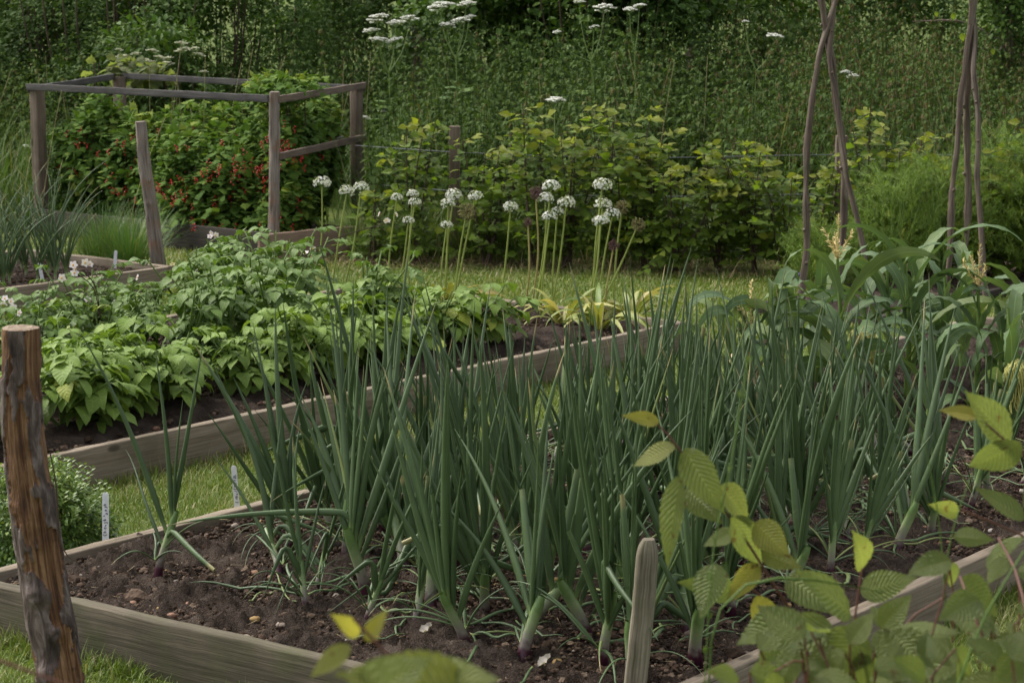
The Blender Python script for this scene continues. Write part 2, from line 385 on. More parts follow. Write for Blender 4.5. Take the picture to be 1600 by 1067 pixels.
def m_bark(name='post_bark'):
    # uvw = (metres along, angle 0..1, layer: 0 bark, 1 bare wood, 2 cut face)
    m=M(name); a=m.attr(); u,v,r=a[0],a[1],a[2]
    obj=m.N('TexCoord').outputs['Object']
    g=m.noise(1.0,5,m.vec(m.math('MULTIPLY',u,5.0),m.math('MULTIPLY',v,26.0),0.0),.65,.5)
    bk=m.noise(1.0,6,m.vec(m.math('MULTIPLY',u,14.0),m.math('MULTIPLY',v,14.0),3.0),.62,.6)
    bark=m.ramp(bk,[(.32,(.028,.018,.016)),(.5,(.10,.072,.062)),(.68,(.24,.195,.18))])
    bare=m.ramp(g,[(.3,(.030,.013,.007)),(.45,(.12,.055,.025)),(.6,(.25,.14,.07)),(.75,(.36,.25,.15))])
    bare=m.mix(m.math('MULTIPLY',m.step(m.noise(7,4),.48,.66),.7),bare,m.mix(1.0,bare,(.35,.28,.22),'MULTIPLY'))
    c=m.mix(m.step(r,.4,.6),bark,bare)
    cut=m.ramp(m.noise(60,4),[(.3,(.20,.14,.09)),(.7,(.40,.31,.22))])
    rings=m.math('PINGPONG',m.math('ADD',m.math('MULTIPLY',m.math('ABSOLUTE',u),9.0),m.math('MULTIPLY',m.noise(20,2),.7)),.5)
    cut=m.mix(m.math('MULTIPLY',rings,.6),cut,(.16,.10,.06))
    c=m.mix(m.step(r,1.4,1.6),c,cut)
    m.col(c); m.bump(m.math('ADD',g,bk),1.0,.012); return m.fin(.7,.3)
MT['bark']=m_bark()
def m_greywood():
    m=M('weathered_log'); a=m.attr(); u,v,r=a[0],a[1],a[2]
    g=m.noise(1.0,5,m.vec(m.math('MULTIPLY',u,4.0),m.math('MULTIPLY',v,22.0),0.0),.65,.5)
    b=m.noise(12,5)
    c=m.ramp(g,[(.3,(.06,.045,.038)),(.5,(.20,.165,.145)),(.72,(.36,.32,.29))])
    c=m.mix(m.math('MULTIPLY',m.step(b,.5,.66),.5),c,(.25,.13,.075))
    m.col(c); m.bump(g,.8,.006); return m.fin(.85,.15)
MT['greywood']=m_greywood()
def m_label():
    m=M('label_plastic'); n=m.noise(60,3); m.col(m.ramp(n,[(.3,(.62,.64,.68)),(.7,(.78,.80,.82))])); return m.fin(.35,.4)
MT['label']=m_label(); MT['ink']=plain('marker_ink',(.05,.05,.07),.5)
m=M('corn_leaf'); a=m.attr(); av=m.math('ABSOLUTE',a[1])
c=m.ramp(a[2],[(0,(.065,.115,.045)),(.6,(.10,.16,.065)),(1,(.20,.24,.06))])
st=m.noise(1.0,2,m.vec(m.math('MULTIPLY',a[0],1.5),m.math('MULTIPLY',a[1],24.0),a[2]),.5)
c=m.mix(m.math('MULTIPLY',st,.5),c,m.mix(1.0,c,(.6,.65,.6),'MULTIPLY'))
c=m.mix(m.math('MULTIPLY',m.step(av,.10,.02),.6),c,(.2,.27,.12)); c=m.mix(m.math('MULTIPLY',m.step(m.noise(6,3),.45,.7),.2),c,(.13,.19,.12))
m.col(c); m.bump(st,.4,.003); MT['corn']=m.fin(.5,.22,.25)
# ------------------------------------------------------------ world, sun, camera
SUN_EL,SUN_AZ=R(52),R(-60)      # azimuth measured from +Y towards +X
w=bpy.data.worlds.new("World"); scene.world=w; w.use_nodes=True
nt=w.node_tree; bg=nt.nodes['Background']; sky=nt.nodes.new('ShaderNodeTexSky'); sky.sky_type='NISHITA'; sky.sun_disc=False
sky.sun_elevation=SUN_EL; sky.sun_rotation=SUN_AZ; sky.dust_density=4.0; sky.air_density=1.0; sky.ozone_density=.6
hs=nt.nodes.new('ShaderNodeHueSaturation'); hs.inputs['Saturation'].default_value=.2; nt.links.new(sky.outputs[0],hs.inputs['Color']); nt.links.new(hs.outputs[0],bg.inputs[0]); bg.inputs[1].default_value=0.15
sl=bpy.data.lights.new('sun','SUN'); sl.energy=1.5; sl.angle=R(28); sl.color=(1,.92,.78)
so=bpy.data.objects.new('sun',sl); COL.objects.link(so)
from mathutils import Vector, Matrix, Euler
sdir=Vector((math.sin(SUN_AZ)*math.cos(SUN_EL),math.cos(SUN_AZ)*math.cos(SUN_EL),math.sin(SUN_EL)))
so.rotation_euler=sdir.to_track_quat('Z','Y').to_euler()
cam=bpy.data.cameras.new('camera'); co=bpy.data.objects.new('camera',cam); COL.objects.link(co); scene.camera=co
co.location=(0,0,HC); co.rotation_euler=(math.pi/2-PITCH,0,0); cam.sensor_width=36; cam.lens=FPX/1600*36; cam.clip_start=.1; cam.clip_end=600
cam.dof.use_dof=True; cam.dof.focus_distance=6.2; cam.dof.aperture_fstop=13.0
vs=scene.view_settings; vs.view_transform='Standard'; vs.look='None'; vs.gamma=1; vs.exposure=1.03
scene.render.resolution_x=1024; scene.render.resolution_y=682
# ------------------------------------------------------------ layout of the beds
D1=np.array([.6245,.781]); D2=np.array([-.781,.6245])
class Bed:
    def __init__(s,o,a,b,L,W): s.o=np.array(o);s.a=nrm(np.array(a));s.b=nrm(np.array(b));s.L=L;s.W=W; s.inv=np.linalg.inv(np.stack([s.a,s.b],1))
    def p(s,u,v,z=0.): q=s.o+s.a*u+s.b*v; return np.array([q[0],q[1],z])
    def uv(s,P): return (np.asarray(P)[...,:2]-s.o)@s.inv.T
    def inside(s,P,m=0.): q=s.uv(P); return (q[...,0]>-m)&(q[...,0]<s.L+m)&(q[...,1]>-m)&(q[...,1]<s.W+m)
OB=Bed((.185,4.141),D1,(-.822,.569),5.6,1.93)
PB=Bed((.768,9.44),-D1,(-.756,.654),5.2,1.95)
LB=Bed((-1.811,11.385),-D1,D2,3.4,1.25)
BB=Bed((1.736,10.145),D1,D2,2.8,.72)
CB=Bed((-1.38,12.72),(-1.69,1.4),(.39,1.5),2.25,1.65)
def soilz(P): return .0
def soil_mesh(bed,z,res,amp,name,ridge=None,label=None):
    nu=int(bed.L/res);nv=int(bed.W/res); u=np.linspace(.02,bed.L-.02,nu); v=np.linspace(.02,bed.W-.02,nv)
    U,Vv=np.meshgrid(u,v,indexing='ij'); P=np.zeros((nu,nv,3)); P[...,:2]=bed.o+U[...,None]*bed.a+Vv[...,None]*bed.b
    h=fbm(P*np.array([5,5,0])+3,3,11)*amp+np.maximum(fbm(P*np.array([28,28,0]),3,5),-.3)*amp*.9+np.abs(fbm(P*np.array([60,60,0]),3,8,.7))*amp*.75
    P[...,2]=z+h
    if ridge: P[...,2]+=ridge(U,Vv)
    e=np.minimum(np.minimum(U,bed.L-U),np.minimum(Vv,bed.W-Vv)); P[...,2]-=.012*np.exp(-e/.03)
    g=G(); g.grids(P[None],np.zeros(P.shape)[None]); o=g.build(name,MT['soil']); o['kind']='structure'; o['label']=label or 'dark crumbly soil'
    return o
def bed_boards(bed,name,label,mat,z=.14,h=.16,w=.04,matnear=None,sides='fbse'):
    c=bed.p(bed.L/2,bed.W/2); t=thing(name,label,'raised bed',(c[0],c[1],0),'timber edged raised beds')
    e=w/2; L,W=bed.L,bed.W
    S={'f':((e,e*0),( e,W)), 'b':((L-e,0),(L-e,W)), 's':((w+.002,e),(L-w-.002,e)), 'e':((w+.002,W-e),(L-w-.002,W-e))}
    for k,(q0,q1) in S.items():
        if k not in sides: continue
        zz=z-(.003 if k in 'se' else 0)
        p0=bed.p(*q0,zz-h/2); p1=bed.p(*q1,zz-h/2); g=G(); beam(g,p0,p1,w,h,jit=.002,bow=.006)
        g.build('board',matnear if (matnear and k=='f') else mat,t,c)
    return t
# ground
g=G(); n=90
xs=np.sign(np.linspace(-1,1,n))*np.abs(np.linspace(-1,1,n))**3*200; ys=np.r_[np.linspace(-10,30,n),np.linspace(33,420,30)]
X,Y=np.meshgrid(xs,ys,indexing='ij'); P=np.stack([X,Y,0*X],-1); P[...,2]=fbm(P*.8,2,2)*.006
g.grids(P[None],np.zeros(P.shape)[None]); o=g.build('ground',MT['ground']); o['kind']='structure'
soil_mesh(OB,.105,.0095,.020,'soil',label='dark crumbly soil of the onion bed')
soil_mesh(PB,.095,.022,.018,'soil',lambda u,v:.03*np.cos((v-.35)/.48*2*np.pi),label='brown soil of the potato bed')
soil_mesh(LB,.095,.025,.012,'soil',label='brown soil of the far bed of young onions')
soil_mesh(BB,.03,.03,.012,'soil',label='brown soil under the bean poles')
soil_mesh(CB,.02,.04,.012,'soil',label='dark soil under the currant bushes')
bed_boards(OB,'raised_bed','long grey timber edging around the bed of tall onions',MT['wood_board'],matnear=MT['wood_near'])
bed_boards(PB,'raised_bed','pale weathered timber edging around the potato bed',MT['wood_board'])
bed_boards(LB,'raised_bed','grey timber edging around the bed with chives and two white labels',MT['wood_board'])
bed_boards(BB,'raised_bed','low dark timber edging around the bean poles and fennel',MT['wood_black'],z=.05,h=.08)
BEDS=[OB,PB,LB,BB,CB]
# soil clods and pebbles
def scatter_bed(bed,n,umax=None,umin=0.,vmin=0,vmax=None):
    u=rng.uniform(umin+.05,(umax or bed.L)-.05,n); v=rng.uniform(vmin+.045,(vmax or bed.W)-.045,n)
    P=np.zeros((n,3)); P[:,:2]=bed.o+u[:,None]*bed.a+v[:,None]*bed.b; return P
g=G()
P=scatter_bed(OB,52000,4.2); S=rng.gamma(1.7,.0020,len(P))+.0011; P[:,2]=.105+rng.uniform(-.004,.014,len(P)); balls(g,P,S,rng.uniform(0,.93,len(P)),.28,sq=(1,.8,.65))
P=scatter_bed(OB,900,4.2); S=rng.gamma(3,.0028,len(P))+.003; P[:,2]=.108+rng.uniform(0,.008,len(P)); balls(g,P,S,rng.uniform(0,.9,len(P)),.3,ICO2,(1,.85,.7))
P=scatter_bed(PB,7000); S=rng.gamma(2,.003,len(P))+.002; P[:,2]=.095+rng.uniform(-.005,.02,len(P)); balls(g,P,S,rng.uniform(0,.93,len(P)),.28,sq=(1,.8,.65))
P=scatter_bed(LB,3000); S=rng.gamma(2,.003,len(P))+.002; P[:,2]=.095+rng.uniform(-.005,.015,len(P)); balls(g,P,S,rng.uniform(0,.93,len(P)),.28,sq=(1,.8,.65))
g.build('soil_crumbs',MT['clod'],kind='stuff',label='crumbs and small lumps of dark soil',smooth=False)
g=G(); P=scatter_bed(OB,420,4.2); S=rng.gamma(2.2,.0022,len(P))+.002; P[:,2]=.112+rng.uniform(0,.007,len(P)); balls(g,P,S,rng.uniform(0,1,len(P)),.13,ICO2,(1,.8,.6))
P=scatter_bed(PB,120,5); S=rng.gamma(2.2,.004,len(P))+.003; P[:,2]=.1; balls(g,P,S,rng.uniform(0,1,len(P)),.13,ICO2,(1,.8,.6))
g.build('gravel',MT['stone'],kind='stuff',label='small stones lying on the soil')
for x,y,s,r,lab in [(398,967,.014,.86,'smooth yellow pebble on the soil by the front board'),(375,870,.013,.6,'pale grey stone on soil left of the onions'),(440,976,.015,.35,'grey brown stone right of the yellow pebble'),(268,961,.012,.55,'reddish flat stone near the front board')]:
    p=gp(x,y,.12); g=G(); balls(g,[p],s,r,.1,_sub(ICO2),(1,.8,.6)); o=g.build('pebble',MT['stone'],None,p); o['label']=lab; o['category']='pebble'; o['group']='pebbles on the soil'
# lawn blades
def lawn_pts(n,y0,y1,k=.31):
    Y=np.sqrt(rng.uniform(y0**2,y1**2,n)); X=rng.uniform(-k,k,n)*Y; P=np.stack([X,Y,0*X],-1)
    keep=np.ones(n,bool)
    for b in BEDS: keep&=~b.inside(P,.012)
    keep&=(P[:,1]<12.35-.17*P[:,0]+np.where(P[:,0]<-1.5,1.6,0))
    return P[keep]
g=G()
def blades(P,L0,W0,tint=None):
    N=len(P); az=rng.uniform(0,6.28,N); th=rng.gamma(2,.2,N); d=azi(az)*np.sin(th)[:,None]+UP*np.cos(th)[:,None]
    c=fbm(P*np.array([2.5,2.5,0]),3,21)*.3; r=np.clip(rng.beta(2,2.6,N)+c,0,.95); r=np.where(rng.uniform(size=N)<.09,1,r)
    leaves(g,P,d,azi(az+np.pi)*.8+UP*.3,L0*rng.uniform(.5,1.3,N)*(1+c*.8),W0*rng.uniform(.7,1.3,N),r,seg=2,droop=rng.uniform(.2,1.5,N),fold=.2,prof='grass')
P=lawn_pts(210000,4.0,8.6); blades(P,.034,.0034)
P=lawn_pts(120000,8.6,14.2); blades(P,.036,.006)
P=lawn_pts(260000,3.2,9.,.62); P=P[np.abs(P[:,0]/P[:,1])>.30]; blades(P,.034,.0048)
P=lawn_pts(160000,9.,14.2,.6); P=P[np.abs(P[:,0]/P[:,1])>.30]; blades(P,.036,.008)
# longer tufts along the boards
def edge_tufts(bed,n,L0):
    s=rng.integers(0,4,n); q=rng.uniform(0,1,n); off=-rng.exponential(.02,n)-.004
    u=np.where(s==0,off,np.where(s==1,bed.L-off,q*bed.L)); v=np.where(s==2,off,np.where(s==3,bed.W-off,q*bed.W))
    P=np.zeros((n,3)); P[:,:2]=bed.o+u[:,None]*bed.a+v[:,None]*bed.b
    m=fbm(P*np.array([4,4,0]),2,9)>-.15; P=P[m]; k=np.ones(len(P),bool)
    for b in BEDS: k&=~b.inside(P,.001)
    return P[k]
P=edge_tufts(OB,9000,.06); blades(P,.06,.0036)
P=edge_tufts(PB,7000,.06); blades(P,.06,.004)
P=edge_tufts(LB,3000,.06); blades(P,.06,.005)
g.build('lawn_grass',MT['lawn'],kind='stuff',label='short green lawn grass on the paths between beds')
# straw strip at hedge foot
g=G(); n=5200; X=rng.uniform(-1.4,4,n); Y=12.3-.17*X+rng.normal(0,.16,n)+rng.uniform(-.05,.35,n); P=np.stack([X,Y,rng.uniform(0,.03,n)],-1)
leaves(g,P,azi(rng.uniform(0,6.28,n))+UP*rng.gamma(1.5,.25,n)[:,None],UP,rng.uniform(.06,.2,n),.004,rng.uniform(0,1,n),seg=2,droop=rng.uniform(.2,1.4,n),prof='grass')
P=scatter_bed(OB,520,4.4); P[:,2]=.122
leaves(g,P,azi(rng.uniform(0,6.28,520)),UP,rng.uniform(.015,.07,520),.0022,rng.uniform(0,1,520),seg=3,droop=rng.uniform(-.1,.5,520),prof='grass')
g.build('dry_straw',MT['straw'],kind='stuff',label='dry straw and dead stalks on the ground')
# ------------------------------------------------------------ onions
def onion_leaf_paths(N,base,th0,curve,phi,L,tk,kink,r=18):
    t=np.linspace(0,1,r); sm=lambda x:np.clip(x,0,1)**2*(3-2*np.clip(x,0,1))
    th=th0[:,None]+curve[:,None]*t**1.5+kink[:,None]*sm((t[None]-tk[:,None])/.07+.5)
    ph=phi[:,None]+rng.normal(0,.12,N)[:,None]*np.sin(t*5+rng.uniform(0,6,N)[:,None])
    d=np.stack([np.sin(th)*np.cos(ph),np.sin(th)*np.sin(ph),np.cos(th)],-1); st=(L/(r-1))[:,None,None]
    P=base[:,None]+np.concatenate([np.zeros((N,1,3)),np.cumsum((d[:,1:]+d[:,:-1])/2*st,1)],1)
    P[...,2]=np.maximum(P[...,2],.016+.006*np.sin(t*7)[None])
    return P
def make_onion(H,nl,nk,spread=1.,thin=1.0,droopy=0.):
    t=thing('red_onion_plant','red onion plant','onion',(0,0,0),'red onion plants in rows')
    al=rng.uniform(0,np.pi); lean=rng.normal(0,.05,2); hs=rng.uniform(.11,.16)*H/.6
    r0=rng.uniform(.0105,.0155)*thin
    pts=np.array([[0,0,-.03],[lean[0]*.2,lean[1]*.2,hs*.35],[lean[0]*.5,lean[1]*.5,hs*.8],[lean[0]*.8,lean[1]*.8,hs*1.25]]); pp=smooth_path(pts,12)
    rad=np.array([1.2,1.3,1.28,1.15,1.05,1,.98,.98,1,1,.9,.6])*r0
    g=G(); tubes(g,pp,rad,10,rng.uniform()); g.build('stem',MT['onstem'],t)
    k=np.arange(nl); q=k/(nl-1)   # 0 outer .. 1 inner
    phi=al+np.pi*(k%2)+rng.normal(0,.35,nl)
    th0=(.38*(1-q)**1.4+.04)*spread+rng.normal(0,.035,nl); cur=rng.normal(.14,.20,nl)*(1.3-q)-.1*(1-q)+droopy*rng.uniform(.2,1,nl)
    L=H*(.62+.55*np.sin(np.pi*np.clip(q*.75+.12,0,1)))*rng.uniform(.62,1.1,nl)
    tk=np.full(nl,2.); kink=np.zeros(nl)
    ks=rng.choice(nl,nk,replace=False,p=(1.6-q)/np.sum(1.6-q)); tk[ks]=rng.uniform(.10,.42,nk); kink[ks]=rng.uniform(1.2,2.3,nk); L[ks]*=rng.uniform(.7,1,nk)
    zb=hs*(.55+.6*q); base=np.stack([lean[0]*zb/hs*.6+0*q,lean[1]*zb/hs*.6+0*q,zb],-1)
    P=onion_leaf_paths(nl,base,th0,cur,phi,L,tk,kink)
    tt=np.linspace(0,1,18); prof=np.clip(.5+tt*2.6,0,1)*np.clip((1-tt)*1.25,0,1)**.72; prof[-1]=.04
    lr=rng.uniform(.0085,.0135,nl)*(.75+.4*np.sin(np.pi*q))*thin
    rad=lr[:,None]*prof*(1-.3*np.exp(-((tt-tk[:,None])/.05)**2))
    # some leaves have their tips broken off
    g=G(); ref=azi(phi+np.pi/2)
    cut=rng.uniform(size=nl)<.13
    rn=rng.beta(1.8,2.2,nl)
    for c in (False,True):
        s=cut==c
        if not s.any(): continue
        if c: m=11; tubes(g,P[s][:,:m],rad[s][:,:m],7,rn[s],.62,ref=ref[s])
        else: tubes(g,P[s],rad[s],7,rn[s],.62,ref=ref[s])
    # withered thin lower leaves sprawled on the soil
    nd=rng.integers(3,6); ph=rng.uniform(0,6.28,nd); L2=rng.uniform(.12,.34,nd)
    P2=onion_leaf_paths(nd,np.tile([0,0,hs*.35],(nd,1)),rng.uniform(.5,1.1,nd),rng.uniform(.8,1.6,nd),ph,L2,np.full(nd,2.),np.zeros(nd))
    tubes(g,P2,(rng.uniform(.003,.0055,nd)[:,None]*prof),5,rng.uniform(.3,1,nd),.6)
    g.build('foliage',MT['onion'],t)
    return t
ov=[make_onion(rng.uniform(.46,.60),rng.integers(6,10),rng.integers(0,3)) for _ in range(16)]
on_small=[make_onion(.36,6,3,1.5,.65,.3),make_onion(.42,6,2,1.2,.7,.2)]
used=set()
def place_onion(proto,p,rz,lab,tilt,sc):
    if id(proto) not in used:
        used.add(id(proto)); proto.location=p; proto.rotation_euler=(tilt[0],tilt[1],rz); proto.scale=(sc,)*3; proto['label']=lab; return proto
    return dup(proto,p,rz,lab,None,tilt,sc)
row=0; u=.36
while u<2.95:
    row+=1; cells=[]
    v=.16 if u<.7 else .26
    if u>2.2: v=.33
    vmax=1.22 if row==1 else (1.42 if row==2 else 1.55 if row==3 else 1.72)
    while v<vmax:
        cells.append(v); v+=rng.uniform(.135,.18)
    cells=cells[::-1]   # left first
    cells=[c for c in cells if OB.p(u,c)[0]/OB.p(u,c)[1]*FPX+800>[0,372,300,240][min(row,3)]]
    if u>2.0: cells=[c for c in cells if OB.p(u,c)[0]/OB.p(u,c)[1]*FPX+800<1290 or rng.uniform()<.65]
    if u>1.3: cells=[c for c in cells if rng.uniform()>.06]
    for i,v in enumerate(cells):
        uu=u+rng.normal(0,.022); vv=v+rng.normal(0,.012)
        p=OB.p(uu,vv,.108)
        big=not(row<=2 and i<2)
        pr=ov[rng.integers(len(ov))] if big else on_small[rng.integers(2)]
        # plants towards the far right lean to the right
        lr=.04+.16*np.clip((p[0]-.2)/1.2,0,1)
        look=rng.choice(['upright','leaning','bent-leaved','broad-leaved','slender']) if False else ('tall' if big else 'thin')
        e='leftmost' if i==0 else ('rightmost' if i==len(cells)-1 else ORD[i+1]+' from left')
        lab=f"{look} onion plant, {e} in the {ORD[row]} row behind the front board"
        sc=rng.uniform(.84,1.08)*(1-.12*np.clip(uu-.8,0,1.6))
        place_onion(pr,p,rng.uniform(0,6.28),lab,(rng.normal(0,.13),rng.normal(lr,.15)),sc)
    u+=rng.uniform(.17,.195)
for q in ov+on_small:
    if id(q) not in used: bpy.data.objects.remove(q)
# lone onion at the front-left, with arching leaves
p=gp(243,905,.108); o=make_onion(.55,6,1,1.5,.75,.1); o.location=p; o['label']='lone sparse onion plant at the left end of the bare soil'
p=gp(185,862,.108)
p=gp(800,700,.1)
# cut leaves fallen on the soil
g=G(); n=170; P=scatter_bed(OB,n,3.3,.2,.1,1.35); P[:,2]=.125; ph=rng.uniform(0,6.28,n); L=rng.uniform(.10,.34,n)
t=np.linspace(0,1,10); a=ph[:,None]+rng.normal(0,1.1,n)[:,None]*t+rng.normal(0,.25,n)[:,None]*np.sin(t*3)
d=np.stack([np.cos(a),np.sin(a),.0*a],-1)*(L/9)[:,None,None]; Q=P[:,None]+np.cumsum(d,1); ok=OB.inside(Q,-.05).all(1); Q=Q[ok]; ph=ph[ok]; n=len(Q); Q[...,2]+=np.abs(np.sin(t*6+ph[:,None]))*.012
rr=rng.uniform(.0022,.0062,n)[:,None]*np.clip(np.sin(np.pi*(t*.9+.1))**.5,.1,1)
tubes(g,Q,rr,6,rng.beta(2.5,1.5,n),.6)
g.build('fallen_leaves',MT['onion'],kind='stuff',label='limp green onion leaves fallen on the soil')
# papery white skins
for x,y,lab in [(655,990,'curled white onion skin beside a purple onion base'),(840,1040,'white onion skin flake at the foot of the front onions')]:
    p=gp(x,y,.125); g=G(); leaves(g,[p],azi(np.array([.6])),UP+azi(.2)*.4,.045,.024,.5,seg=7,droop=-1.5,fold=.9,prof='hazel',wave=.12); o=g.build('onion_skin',MT['skin'],None,p); o['label']=lab; o['category']='onion skin'
print('onions',time.time()-T0)
# ------------------------------------------------------------ potatoes
def make_potato(front,H,Rr,ns,ls):
    t=thing('potato_plant','potato plant','potato plant',(0,0,0),'potato plants in the bed')
    gs=G(); gl=G()
    for s in range(ns):
        az=rng.uniform(0,6.28)+s*2.4; out=rng.uniform(.25,1)*Rr; h=H*rng.uniform(.65,1)
        if front: h*=1-.35*out/Rr
        tip=np.array([math.cos(az)*out,math.sin(az)*out,h]); pts=smooth_path([[0,0,0],tip*np.array([.45,.45,.55]),tip],7)
        tubes(gs,pts,np.linspace(.006,.003,7),5)
        nleaf=rng.integers(5,8)
        for k in range(nleaf):
            f=.3+.7*(k+.5)/nleaf; b=pts[0]+(0); i=f*6; i0=min(int(i),5); b=pts[i0]*(1-(i-i0))+pts[i0+1]*(i-i0)
            a=az+k*2.4+rng.normal(0,.4); el=rng.uniform(.1,.6)+(.4 if k==nleaf-1 else 0); Lr=rng.uniform(.09,.15)*ls/.06*(1.1-.4*f)
            m=6; tt=np.linspace(0,1,m); th=el-1.1*tt**1.3*rng.uniform(.6,1.2)
            dd=np.stack([np.cos(th)*math.cos(a),np.cos(th)*math.sin(a),np.sin(th)],-1); Rp=b+np.concatenate([[np.zeros(3)],np.cumsum(dd[1:]*Lr/(m-1),0)])
            Rp[:,2]=np.maximum(Rp[:,2],.03)
            tubes(gs,Rp,np.linspace(.0022,.0012,m),4)
            hd=azi(np.array(a))
            bs=[Rp[-1]];ds=[hd+UP*th[-1]*.6];Ls=[ls*rng.uniform(1.1,1.5)]
            for j,q in enumerate((2,3,4)):
                for sg in (-1,1):
                    bs.append(Rp[q]+0); sdv=azi(np.array(a+sg*1.25)); ds.append(sdv+UP*rng.uniform(-.35,.1)+hd*.3); Ls.append(ls*(.6+.17*j)*rng.uniform(.85,1.15))
            bs=np.array(bs);ds=np.array(ds);Ls=np.array(Ls); nn=len(bs)
            r=np.clip(rng.normal(.3+.3*(k/nleaf),.13),0,.8)+rng.uniform(-.05,.05,nn)
            if rng.uniform()<.02: r[:]=1
            leaves(gl,bs,ds,UP+hd*.15+rng.normal(0,.18,(nn,3)),Ls,Ls*rng.uniform(.62,.74),r,seg=5,droop=rng.uniform(.5,1.25,nn),fold=.22,prof='ovate',wave=.035)
    gs.build('stem',MT['stemgreen'],t); gl.build('foliage',MT['potato_front' if front else 'potato_back'],t)
    return t
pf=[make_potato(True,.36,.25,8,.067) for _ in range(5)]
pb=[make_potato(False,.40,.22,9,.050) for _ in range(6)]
plants=[]
for rI,(v,front) in enumerate([(.42,True),(.82,True),(1.22,False),(1.62,False)]):
    u=[.95,.95,1.25,1.0][rI]; i=0; lw=[0,.03,.07,.12][rI]
    while u<5.0:
        i+=1
        isf=front and not(rI==1 and rng.uniform()<.55)
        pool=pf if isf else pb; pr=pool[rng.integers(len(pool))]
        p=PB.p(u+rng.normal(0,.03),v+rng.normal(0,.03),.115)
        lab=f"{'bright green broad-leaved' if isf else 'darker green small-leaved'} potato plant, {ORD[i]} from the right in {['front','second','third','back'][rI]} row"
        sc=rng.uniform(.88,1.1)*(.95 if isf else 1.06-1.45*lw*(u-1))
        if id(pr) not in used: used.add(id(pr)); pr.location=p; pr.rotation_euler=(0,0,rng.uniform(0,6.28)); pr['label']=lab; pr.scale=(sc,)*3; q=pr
        else: q=dup(pr,p,rng.uniform(0,6.28),lab,None,(0,0),sc)
        plants.append((p,q)); u+=rng.uniform(.25,.31) if front else rng.uniform(.24,.30)
# small leggy potato plant near the plank
def mat_of(o): return Matrix.LocRotScale(o.location,o.rotation_euler,o.scale)
def potato_flower(x,y,Y,n,sc=1.,lab=None):
    c=at(x,y,Y); P0=c+rng.normal(0,.014*sc*math.sqrt(n),(n,3))*np.array([1,1,.7])
    base,pl=min(plants,key=lambda pq:np.linalg.norm(pq[0][:2]-c[:2])); M_=mat_of(pl).inverted()
    for q in P0:
        g=G(); f=nrm(rng.normal(0,.5,3)+np.array([0,-.9,.4])); a=nrm(np.cross(f,UP)); b=np.cross(a,f); an=np.arange(5)*2*np.pi/5+rng.uniform(0,6)
        d=a*np.cos(an)[:,None]+b*np.sin(an)[:,None]
        leaves(g,np.repeat(q[None],5,0),d+f*.15,f,.0155*sc,.012*sc,.5,seg=3,droop=rng.uniform(-.1,.5),fold=.1,prof='petal')
        fl=g.build('flower',MT['petal_p'],None); fl.parent=pl; fl.matrix_parent_inverse=M_
        g=G(); balls(g,[q+np.array([0,-.006,0])],.003*sc,.5,sq=(1,1,1.6)); e=g.build('stamen',MT['stamen'],None); e.parent=fl
    g=G(); s=base+np.array([0,0,.2]); pts=smooth_path([s,(s+c)/2+np.array([.01,0,.04]),c-np.array([0,0,.008])],8); tubes(g,pts,.0022,5); e=g.build('flower_stalk',MT['stembrown'],None); e.parent=pl; e.matrix_parent_inverse=M_
for a in [(120,424,8.3,4,1.2),(128,418,8.3,2),(8,478,8.0,2),(26,474,8.0,3),(127,474,8.5,2),(175,470,8.6,2),(211,435,8.9,1),(313,436,9.3,3),(320,443,9.3,3),(316,470,9.0,2),(305,440,9.3,2),(332,366,9.9,3),(366,383,9.9,2),(272,413,10.,2),(280,414,10.,1),(491,397,9.9,4,1.1),(397,424,9.7,2),(602,346,9.9,4,.95),(225,490,8.7,1)]:
    potato_flower(*a)
print('potatoes',time.time()-T0)
# ------------------------------------------------------------ alliums
def allium(x,y,rp,kind,bx,by,Y,lab):
    c=at(x,y,Y); s=rp/FPX*Y*1.05; b=at(bx,by,Y); b=np.array([b[0]+(b[0]-c[0])*(b[2]-.1)/max(c[2]-b[2],.1),Y,.1]) 
    t=thing('allium_flower',lab,'allium',b,'white alliums' if kind=='w' else 'allium seed heads')
    mid=(b+c)/2+np.array([rng.normal(0,.012),rng.normal(0,.01),0]); g=G(); pts=smooth_path([b,mid,c],14); tubes(g,pts,np.linspace(.0052,.0036,14),6); g.build('stem',MT['alliumstem' if kind in 'wg' else 'alliumstem_old'],t,b)
    g=G(); n=95 if kind=='w' else 120
    if kind=='w':
        q=rng.normal(size=(n,3)); q[:,2]=np.abs(q[:,2])*.9-.25; q=nrm(q); q=q*np.array([1,1,.84]); P=c+q*s*rng.uniform(.82,1.02,(n,1))
        f=nrm(q); a=nrm(np.cross(f,UP+.01)); bb=np.cross(a,f)
        for k in range(6):
            an=k*np.pi/3+rng.uniform(0,1,n); d=a*np.cos(an)[:,None]+bb*np.sin(an)[:,None]
            leaves(g,P,d+f*.35,f,s*.15,s*.095,.5,seg=2,droop=.3,prof='petal')
        g.build('flower_head',MT['petal_w'],t,b)
        g=G(); balls(g,P,s*.028,.5); top=G(); m=60
        pp=np.stack([np.broadcast_to(c-UP*s*.35,(m,3)),P[:m]],1); tubes(g,pp,.0009,3); g.build('pedicel',MT['stemgreen'],t,b)
    else:
        q=nrm(rng.normal(size=(n,3))); P=c+q*s*rng.uniform(.8,1.05,(n,1)); balls(g,P,s*.085,.5,.2)
        pp=np.stack([np.broadcast_to(c,(n,3)),P],1); tubes(g,pp,.0008,3); g.build('seed_head',MT['seedhead' if kind in 'g' else 'seedhead_p'],t,b)
    return t
